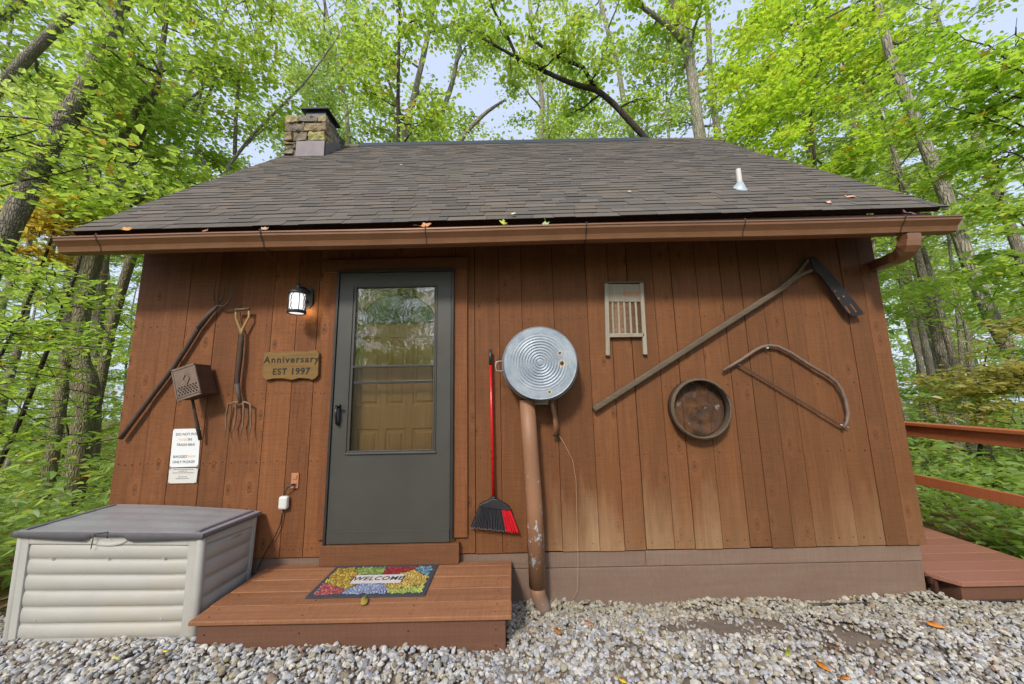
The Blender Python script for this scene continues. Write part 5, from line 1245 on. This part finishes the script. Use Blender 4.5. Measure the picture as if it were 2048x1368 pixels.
for i in range(14):
    a = rg.uniform(-.8, 1); copy_tree(up[i % 3], (a*9, -8.5-rg.random()*7, terrain(a*9, -10)), i*1.1, 1.1)
# the trees the photograph shows one by one: trunk traced at its own distance and thickness
def ptree(label, Yp, pts, nb, bl, dens, barkm, leafm, lsz=.15, t0=.3, ext=4.0, el=(.1, .8), crown='crown', ground=True, branches=(), ylean=0.0, tilt=.45, n=14, bump=None, seed=None, sh=.22, sv=.07, subs=6, lobed=False, azr=None):
    W_ = [on(px, py, Yp) for px, py, _ in pts]; R_ = [max(.012, w_*.5/F*(Yp-CAM.y)*.97*F/math.hypot(F, px-1024)) for px, _, w_ in pts]
    if ground:     # carry the trunk down to the ground
        d = (W_[0]-W_[1]).normalized(); d = Vector((d.x*.5, 0, d.z)); gx = W_[0]; g0 = terrain(gx.x, Yp)-.3
        if gx.z > g0+.1: L_ = (gx.z-g0)/max(.3, -d.z); W_.insert(0, gx+d*L_); R_.insert(0, R_[0]*1.25)
    if ext:
        d = (W_[-1]-W_[-2]).normalized(); d.z = max(d.z, .6); W_.append(W_[-1]+d*ext*.5); R_.append(R_[-1]*.7); W_.append(W_[-1]+Vector((d.x*.3, .1, 1))*ext*.5); R_.append(R_[-1]*.25)
    base = W_[0].copy(); base.z = terrain(base.x, Yp)
    if ylean: W_ = [p+Vector((0, ylean*(p.z-base.z), 0)) for p in W_]
    t = Tree(seed if seed is not None else len(label)*7+int(abs(pts[0][0]))); t.trunk(W_, R_, n)
    g = t.rng
    for i in range(nb):
        f = t0+(1-t0)*(i+g.random()*.6)/nb; q, rr = t.at(min(.98, f))
        az = i*2.4+g.uniform(-.5, .5) if azr is None else g.uniform(*azr)
        t.branch(q, az, g.uniform(*el), bl*g.uniform(.65, 1.25)*(1-.3*(f-t0)), min(.06, rr*.45), dens, sh, sv, subs)
    for bpts in branches:
        B_ = [on(px, py, Yp) for px, py, _ in bpts]; Rb = [max(.006, w_*.5/F*(Yp-CAM.y)) for _, _, w_ in bpts]
        B_ = [p+Vector((0, .12*i*(1 if len(bpts) % 2 else -1), 0)) for i, p in enumerate(B_)]
        t.mb.tube(B_, Rb, 8, noise=.06)
        if dens: t.leaves(B_[len(B_)//2:], int(dens*1.5), sh*1.6, sv*1.6)
        for q in B_[1:]:
            for m_ in range(2): t.branch(q, g.uniform(0, 6.28), g.uniform(-.1, .7), bl*.4*g.uniform(.6, 1.2), Rb[-1]*.6, dens, sh, sv, 4)
    return finish(t, 'forest_tree', base, label, None, barkm, leafm, lsz, tilt, lobed)
B1, B2, B3, B4 = M['bark'], M['bark_moss'], M['bark_smooth'], M['bark_dark']
ptree('large grey trunk leaning steeply across the upper left beside the gutter end', 2.6, [(-120, 760, 74), (-25, 545, 70), (75, 340, 62), (115, 262, 60), (165, 195, 58), (205, 105, 54), (235, 25, 52), (262, -50, 50)], 6, 3.2, 32, B1, M['leaf'], .11, .72, 5, azr=(.5, 2.6), branches=[((232, 108, 14), (258, 112, 11), (292, 122, 8))], seed=11)
ptree('second leaning grey trunk in the upper left corner left of the largest one', 4.2, [(-60, 240, 42), (0, 172, 38), (60, 110, 36), (100, 70, 34), (150, 25, 32), (195, -30, 30)], 6, 3.0, 32, B1, M['leaf'], .11, .6, 4, azr=(.5, 2.6), seed=12)
ptree('trunk crossing the extreme upper left corner of the view', 4.8, [(-60, 100, 38), (0, 45, 34), (40, 3, 32), (80, -50, 30)], 4, 2.6, 32, B1, M['leaf'], .11, .6, 4, azr=(.5, 2.6), seed=13)
ptree('gnarled mossy old tree with a swollen burl behind the storage box', 3.4, [(128, 1045, 62), (150, 960, 56), (163, 880, 50), (170, 810, 48), (172, 775, 62), (168, 752, 60), (163, 725, 40), (160, 660, 40), (168, 590, 44), (182, 530, 46), (200, 470, 40), (235, 400, 34), (255, 352, 30)], 7, 2.2, 50, B2, M['leaf'], .12, .8, 0,
      branches=[((255, 352, 28), (262, 320, 18), (275, 290, 16), (300, 270, 13), (335, 245, 11), (372, 235, 8)), ((250, 365, 24), (240, 330, 16), (236, 290, 14), (232, 250, 13), (225, 200, 9)), ((195, 505, 16), (240, 500, 12), (290, 480, 9), (330, 470, 6)), ((260, 330, 16), (310, 235, 13), (340, 190, 11), (365, 90, 9), (380, 30, 7), (390, -40, 5))], seed=14)
ptree('greenish lichened trunk rising just left of the gnarled burl tree', 4.6, [(135, 720, 28), (150, 620, 30), (160, 540, 32), (172, 470, 30), (183, 400, 28), (195, 330, 24), (205, 270, 18), (228, 205, 14)], 6, 2.2, 45, B2, M['leaf_pale'], .12, .75, 3, branches=[((186, 385, 16), (168, 335, 12), (150, 290, 9), (128, 262, 6))], seed=15)
ptree('dark leaning trunk seen between the burl tree and the cabin wall', 5.5, [(222, 660, 24), (240, 590, 26), (258, 530, 24), (275, 480, 22), (300, 400, 18), (330, 300, 12)], 6, 2.0, 45, B2, M['leaf'], .12, .7, 3, seed=16)
ptree('thin dark pole slanting up from the left edge toward the burl tree', 2.4, [(-40, 1000, 14), (0, 925, 14), (45, 830, 13), (95, 700, 12), (125, 620, 12), (148, 560, 9), (165, 500, 6)], 3, 1.2, 30, B4, M['leaf'], .1, .8, 0, seed=17)
ptree('thin dark sapling stem slanting behind the first slanting pole', 3.6, [(-10, 730, 10), (40, 640, 10), (75, 560, 9), (95, 500, 8), (120, 430, 6)], 5, 1.4, 40, B4, M['leaf'], .11, .5, 1, seed=18)
ptree('straight slender dark sapling rising above the roof right of the chimney', 6.4, [(797, 300, 9), (796, 200, 9), (797, 120, 8), (799, 50, 7), (800, -20, 6)], 9, 1.8, 42, B4, M['leaf'], .14, .45, 1, branches=[((797, 60, 5), (815, 40, 4), (840, 10, 3))], seed=21)
ptree('slim grey tree leaning right above the roof beside the straight sapling', 7.4, [(803, 300, 16), (822, 220, 15), (838, 150, 13), (852, 90, 12), (866, 20, 10)], 9, 2.4, 42, B3, M['leaf'], .14, .5, 3, seed=22)
ptree('forked slim tree above the roof left of centre', 8.6, [(862, 285, 14), (885, 225, 12), (905, 165, 11), (914, 120, 9)], 8, 2.4, 42, B3, M['leaf_pale'], .14, .5, 3, seed=23)
ptree('low limb leaning out over the ridge of the roof near the middle', 7.6, [(915, 290, 12), (940, 255, 10), (975, 222, 8), (1010, 200, 5)], 7, 1.8, 42, B3, M['leaf_pale'], .13, .4, 0, seed=24)
ptree('arching dark limbed tree sweeping leftwards above the middle of the ridge', 6.6, [(1300, 285, 15), (1262, 245, 14), (1225, 205, 13), (1192, 178, 13), (1145, 168, 11), (1108, 152, 10), (1065, 130, 9), (1020, 108, 7), (985, 88, 6), (930, 58, 4)], 9, 1.5, 45, B4, M['leaf'], .14, .7, 0,
      branches=[((1190, 176, 10), (1165, 142, 8), (1110, 128, 7), (1060, 100, 6)), ((1040, 128, 8), (1015, 80, 7), (985, 30, 5), (965, -20, 4))], seed=25)
ptree('slim pale trunk seen through the leaves left of the forked grey tree', 11, [(1268, 290, 13), (1245, 190, 12), (1236, 130, 11), (1215, 60, 10), (1200, 0, 9)], 8, 2.6, 40, B3, M['leaf_pale'], .14, .45, 3, seed=26)
ptree('grey forked trunk rising behind the right end of the ridge with a long left limb', 8.0, [(1402, 290, 27), (1392, 220, 26), (1385, 160, 24), (1374, 90, 23), (1352, 30, 20), (1340, -30, 18)], 9, 2.6, 42, B3, M['leaf_bright'], .14, .6, 4,
      branches=[((1364, 84, 13), (1345, 68, 12), (1310, 50, 11), (1280, 38, 10), (1255, 22, 9), (1220, -5, 8)), ((1372, 75, 12), (1375, 40, 10), (1384, -10, 8))], seed=27)
ptree('second grey trunk close to the right of the forked grey trunk', 10, [(1438, 280, 17), (1425, 200, 16), (1420, 140, 14), (1417, 60, 13), (1412, -20, 12)], 8, 2.6, 42, B3, M['leaf'], .14, .5, 4, seed=28)
ptree('straight grey trunk behind the right slope of the roof beside a dark sapling', 8.6, [(1628, 360, 21), (1618, 280, 20), (1608, 200, 19), (1602, 130, 17), (1598, 60, 15)], 8, 2.6, 42, B3, M['leaf_bright'], .14, .55, 4, seed=29)
ptree('thin dark curving sapling in front of the straight grey trunk', 6.2, [(1632, 345, 8), (1622, 250, 8), (1620, 185, 8), (1606, 130, 8), (1606, 60, 7), (1613, 20, 5), (1600, -20, 5)], 10, 2.2, 60, B4, M['leaf_bright'], .13, .4, .5, branches=[((1622, 183, 6), (1648, 120, 5), (1660, 60, 4)), ((1606, 100, 5), (1560, 115, 4), (1520, 130, 3))], seed=30, lobed=True, tilt=.3)
ptree('pale trunk between the vent pipe side of the roof and the long leaning trunk', 11, [(1800, 400, 20), (1780, 330, 22), (1762, 265, 20), (1745, 205, 16), (1730, 150, 12)], 8, 2.6, 42, B3, M['leaf'], .14, .5, 3, branches=[((1766, 280, 10), (1745, 225, 8), (1715, 195, 6))], seed=31)
ptree('long grey trunk leaning left across the right side past the gutter end', 4.6, [(2110, 870, 42), (2040, 740, 40), (1985, 640, 39), (1935, 520, 38), (1895, 400, 36), (1850, 290, 32), (1810, 190, 28), (1780, 110, 25), (1760, 30, 22)], 8, 2.8, 44, B3, M['leaf_bright'], .12, .66, 4, azr=(.4, 2.7), seed=32)
ptree('broad pale grey trunk behind the railing at the right of the cabin', 6.2, [(1925, 1000, 46), (1912, 900, 44), (1905, 830, 42), (1892, 740, 32), (1872, 660, 30), (1852, 570, 28), (1838, 520, 24), (1820, 440, 18)], 8, 2.4, 45, B1, M['leaf_pale'], .13, .7, 4, seed=33)
ptree('slim trunk crossing just right of the broad pale trunk behind the railing', 5.4, [(1915, 760, 20), (1902, 700, 19), (1885, 640, 17), (1868, 570, 14), (1850, 510, 12)], 5, 2.0, 45, B1, M['leaf'], .12, .6, 3, seed=34)
ptree('dark leaning trunk at the far right behind the deck railing', 4.6, [(2010, 1010, 24), (1990, 950, 24), (1972, 890, 20), (1955, 840, 18), (1948, 780, 15)], 5, 2.0, 45, B1, M['leaf'], .12, .7, 2.5, seed=35)
ptree('slender trunk in the gap right of the cabin corner under the downspout', 9.0, [(1850, 760, 14), (1832, 700, 13), (1815, 640, 12), (1800, 560, 10)], 6, 2.2, 45, B1, M['leaf_pale'], .13, .5, 4, seed=36)
ptree('slender dark trunk standing between the broad trunk and the leaning one', 7.0, [(1925, 790, 14), (1922, 700, 12), (1915, 620, 11), (1905, 540, 9)], 6, 2.0, 32, B1, M['leaf'], .11, .5, 4, seed=37)
ptree('slim dark limbed tree spreading over the left slope of the roof beside the chimney', 6.0, [(432, 380, 10), (462, 325, 9), (505, 270, 8), (560, 215, 6.5), (610, 165, 5), (650, 110, 4)], 10, 2.2, 42, B3, M['leaf'], .125, .35, 1.5, branches=[((470, 310, 8), (478, 250, 7), (490, 190, 6), (505, 110, 5)), ((430, 370, 8), (400, 300, 7), (420, 230, 6), (455, 175, 5))], seed=51)
ptree('slim pale tree with curved boughs between the burl tree and the roof slope', 5.4, [(330, 470, 18), (318, 400, 17), (330, 330, 15), (372, 270, 12), (400, 190, 10), (430, 90, 9)], 9, 2.2, 42, B3, M['leaf'], .125, .45, 2, branches=[((330, 330, 9), (350, 250, 8), (395, 215, 6), (430, 200, 5))], seed=52)
ptree('thin pale tree far behind the chimney top', 9.5, [(700, 300, 11), (690, 200, 10), (668, 100, 9), (650, 10, 8)], 10, 2.6, 42, B3, M['leaf_pale'], .14, .4, 3, seed=53)
ptree('thin pale tree rising behind the middle of the ridge', 10.5, [(1080, 300, 12), (1085, 200, 11), (1070, 110, 10), (1060, 10, 9)], 10, 2.6, 42, B3, M['leaf_pale'], .14, .4, 3, seed=54)
# near maple reaching in from the right and near boughs at the left
def bough(label, start, tips, leafm, lsz, dens, sh, sv, lobed, seed, stem=.03):
    t = Tree(seed); g = t.rng; s0 = Vector(start); base = Vector((s0.x, s0.y, terrain(s0.x, s0.y)))
    t.trunk([Vector((s0.x, s0.y, base.z-.3)), Vector((s0.x+.05, s0.y, (s0.z+base.z)/2)), s0, s0+Vector((.1, .1, 2.0))], [stem*1.6, stem*1.4, stem, stem*.6], 10, .05)
    for (px, py, y_) in tips:
        e = on(px, py, y_); st = s0+Vector((0, 0, g.uniform(-.8, 1.6))); pts = [st.lerp(e, k/7)+Vector((g.normal(0, .05), g.normal(0, .05), .35*math.sin(math.pi*k/7))) for k in range(8)]
        t.mb.tube(pts, [stem*.5*(1-k/8.5) for k in range(8)], 6, cap=False); L_ = (e-st).length
        nj = 5 if seed == 45 else 9
        for j in range(nj):
            f = .3+.7*(j+g.random()*.6)/nj; i = min(6, int(f*7)); q = pts[i].lerp(pts[i+1], f*7-i); d = e-st
            sp = t.path(q, math.atan2(d.y, d.x)+(1 if j % 2 else -1)*g.uniform(.3, 1.0), g.normal(-.02, .1), L_*g.uniform(.16, .3), 4, .2)
            t.mb.tube(sp, [.007, .006, .005, .004, .002], 4, cap=False); t.leaves(sp, int(dens*(sp[-1]-sp[0]).length), sh, sv)
    return finish(t, 'understory_tree', base, label, None, M['bark_dark'], leafm, lsz, .42, lobed)
bough('bright yellow green maple hanging over the right slope of the roof', (5.2, 6.4, 5.2), [(1480, 60, 5.5), (1560, 150, 5), (1520, 230, 6), (1650, 90, 4.5), (1700, 40, 4), (1600, 20, 5)], M['leaf_bright'], .11, 60, .14, .04, True, 41)
bough('near green maple reaching in from the upper right corner', (7.8, 1.6, 4.4), [(1850, 60, 2.6), (1900, 160, 2.2), (1960, 260, 2.2), (1900, 320, 2.6), (2010, 120, 1.8), (1780, 150, 3), (1980, 380, 2.4), (1860, 230, 2.8), (2030, 40, 1.8)], M['leaf_maple'], .11, 48, .14, .04, True, 42)
bough('green leafy sapling beside the gutter end at the right edge', (8.0, 2.2, 2.6), [(1940, 420, 2.4), (1990, 520, 2.2), (1900, 560, 3), (2020, 470, 2), (1960, 640, 2.8)], M['leaf'], .12, 75, .12, .03, False, 43)
bough('olive and yellowing sapling spreading above the deck railing', (7.6, 1.7, 1.5), [(1870, 760, 2.6), (1930, 800, 2.2), (1850, 820, 3), (1960, 740, 2.6), (2010, 860, 2.0), (1900, 900, 2.4)], M['leaf_olive'], .09, 95, .10, .025, False, 44, .02)
bough('near leafy limb hanging in front of the large leaning trunk at the left', (-7.6, 1.2, 3.4), [(215, 255, 1.4), (262, 290, 1.5), (295, 340, 1.7), (330, 330, 2.0), (240, 330, 1.6)], M['leaf'], .12, 20, .10, .03, False, 45)
bough('low spreading beech sapling left of the storage box and cabin corner', (-7.8, 1.4, 1.5), [(120, 560, 1.2), (200, 600, 1.8), (60, 640, 1.0), (230, 680, 1.9), (150, 720, 1.6), (60, 760, 1.2), (180, 840, 2.0), (90, 900, 1.6), (200, 930, 2.2)], M['leaf'], .095, 40, .12, .03, False, 46, .025)
bough('golden yellow leaved small tree glowing behind the left gutter end', (-10.0, 3.6, 4.0), [(130, 400, 3.6), (190, 430, 3.8), (90, 480, 3.6), (215, 500, 4), (60, 430, 3.4), (150, 540, 4), (240, 460, 4.2), (40, 520, 3.4)], M['leaf_yellow'], .13, 65, .2, .06, False, 47)
# ground cover and the far woods
def cover(name, label, n, gen, leafm, lsz, seed, tilt=.5):
    g = np.random.default_rng(seed); me = leaf_np(name, gen(g, n), lsz, g, leafm, tilt); o = bpy.data.objects.new(name, me); COL.objects.link(o)
    tag(o, label, 'undergrowth', None, 'stuff')
def g_under(g, n):
    k = 900; cy = g.uniform(0, 1, k)**1.5*24-.5; cx = (4.2+g.random(k)**1.4*(3.5+cy*1.6))*g.choice([-1, 1], k); keep = ~((cx > -4.3) & (cx < 4.25) & (cy < 6.5)) & ~((np.abs(cx) < 4.2) & (cy < .4))
    cx, cy = cx[keep], cy[keep]; i = g.integers(0, len(cx), n); R_ = .7
    x, y = cx[i]+g.normal(0, R_*.6, n), cy[i]+g.normal(0, R_*.6, n); h = np.abs(g.normal(0, .42, n))
    bad = (x > -3.9) & (x < 4.05) & (y < 6); x = np.where(bad & (x < 0), -4.0-g.random(n)*.6, x); x = np.where(bad & (x > 0), 4.12+g.random(n)*.6, x)
    z = np.array([terrain(a, b_) for a, b_ in zip(x, y)]); return np.stack([x, y, z+h+.03], 1)
cover('undergrowth', 'low green woodland undergrowth covering the forest floor', 60000, g_under, M['leaf_low'], .10, 61, .35)
def g_litter(g, n):
    x, y = g.uniform(-14, 14, n), g.uniform(-1, 12, n); bad = (x > -3.2) & (x < 4.3) & (y < 6) & (y > -.1); x = np.where(bad, -3.4-np.abs(g.normal(0, 2, n)), x)
    bad = (x > -3.3) & (y < 0); x = np.where(bad, -3.5-np.abs(g.normal(0, 2, n)), x)
    z = np.array([terrain(a, b_) for a, b_ in zip(x, y)]); return np.stack([x, y, z+.015], 1)
t_ = simple('dry_leaf_litter', lin(128, 98, 70), .9, 0, .5, 30, .3)
g = np.random.default_rng(9); me = leaf_np('leaf_litter', g_litter(g, 9000), .07, g, t_, .25); o = bpy.data.objects.new('leaf_litter', me); COL.objects.link(o)
tag(o, 'brown dry leaf litter on the forest floor beside the cabin', 'leaf litter', None, 'stuff')
def g_far(g, n):
    k = 1500; a = g.uniform(0, rad(360), k); R_ = g.uniform(30, 52, k); h = g.uniform(-3, 9, k)*np.where(a > math.pi, .6, 1)
    i = g.integers(0, k, n); s_ = g.normal(0, 1, (n, 3))*np.array([1.3, 1.3, .9])
    return np.stack([np.cos(a[i])*R_[i], np.sin(a[i])*R_[i], h[i]], 1)+s_
cover('distant_woods', 'pale green mass of distant woodland beyond the trees', 80000, g_far, M['leaf_pale'], .42, 63, .8)
# ------------------------------------------------------------------ light
SUN_EL, SUN_AZ = rad(40), rad(-20)      # azimuth measured from straight behind the camera, to the left
sd_ = Vector((math.sin(SUN_AZ)*math.cos(SUN_EL), -math.cos(SUN_AZ)*math.cos(SUN_EL), math.sin(SUN_EL)))
sl = bpy.data.lights.new('sun', 'SUN'); sl.energy = 1.9; sl.angle = rad(8); sl.color = (1, .93, .82)
so = bpy.data.objects.new('sun', sl); COL.objects.link(so); so.rotation_euler = (-sd_).to_track_quat('-Z', 'Y').to_euler()
wd = bpy.data.worlds.new('World'); S.world = wd; wd.use_nodes = True; nt = wd.node_tree; bg = nt.nodes['Background']
sky = nt.nodes.new('ShaderNodeTexSky'); sky.sky_type = 'NISHITA'; sky.sun_disc = False; sky.sun_elevation = SUN_EL; sky.sun_rotation = math.atan2(sd_.x, sd_.y)
sky.dust_density = 3.0; sky.air_density = 1.0; sky.ozone_density = 1.0
mx = nt.nodes.new('ShaderNodeMix'); mx.data_type = 'RGBA'; mx.inputs[0].default_value = .72; nt.links.new(sky.outputs[0], mx.inputs[6]); mx.inputs[7].default_value = (3.7, 4.2, 5.4, 1)
nt.links.new(mx.outputs[2], bg.inputs[0]); bg.inputs[1].default_value = .13
vs_ = S.view_settings; vs_.view_transform = 'Standard'; vs_.look = 'None'; vs_.gamma = 1; vs_.exposure = .8; vs_.use_curve_mapping = False
S.cycles.max_bounces = 8; S.cycles.diffuse_bounces = 5; S.cycles.transmission_bounces = 5; S.cycles.transparent_max_bounces = 8; S.cycles.glossy_bounces = 2
S.cycles.caustics_reflective = False; S.cycles.caustics_refractive = False; S.cycles.use_denoising = True
S.cycles.use_adaptive_sampling = True; S.cycles.adaptive_threshold = .02
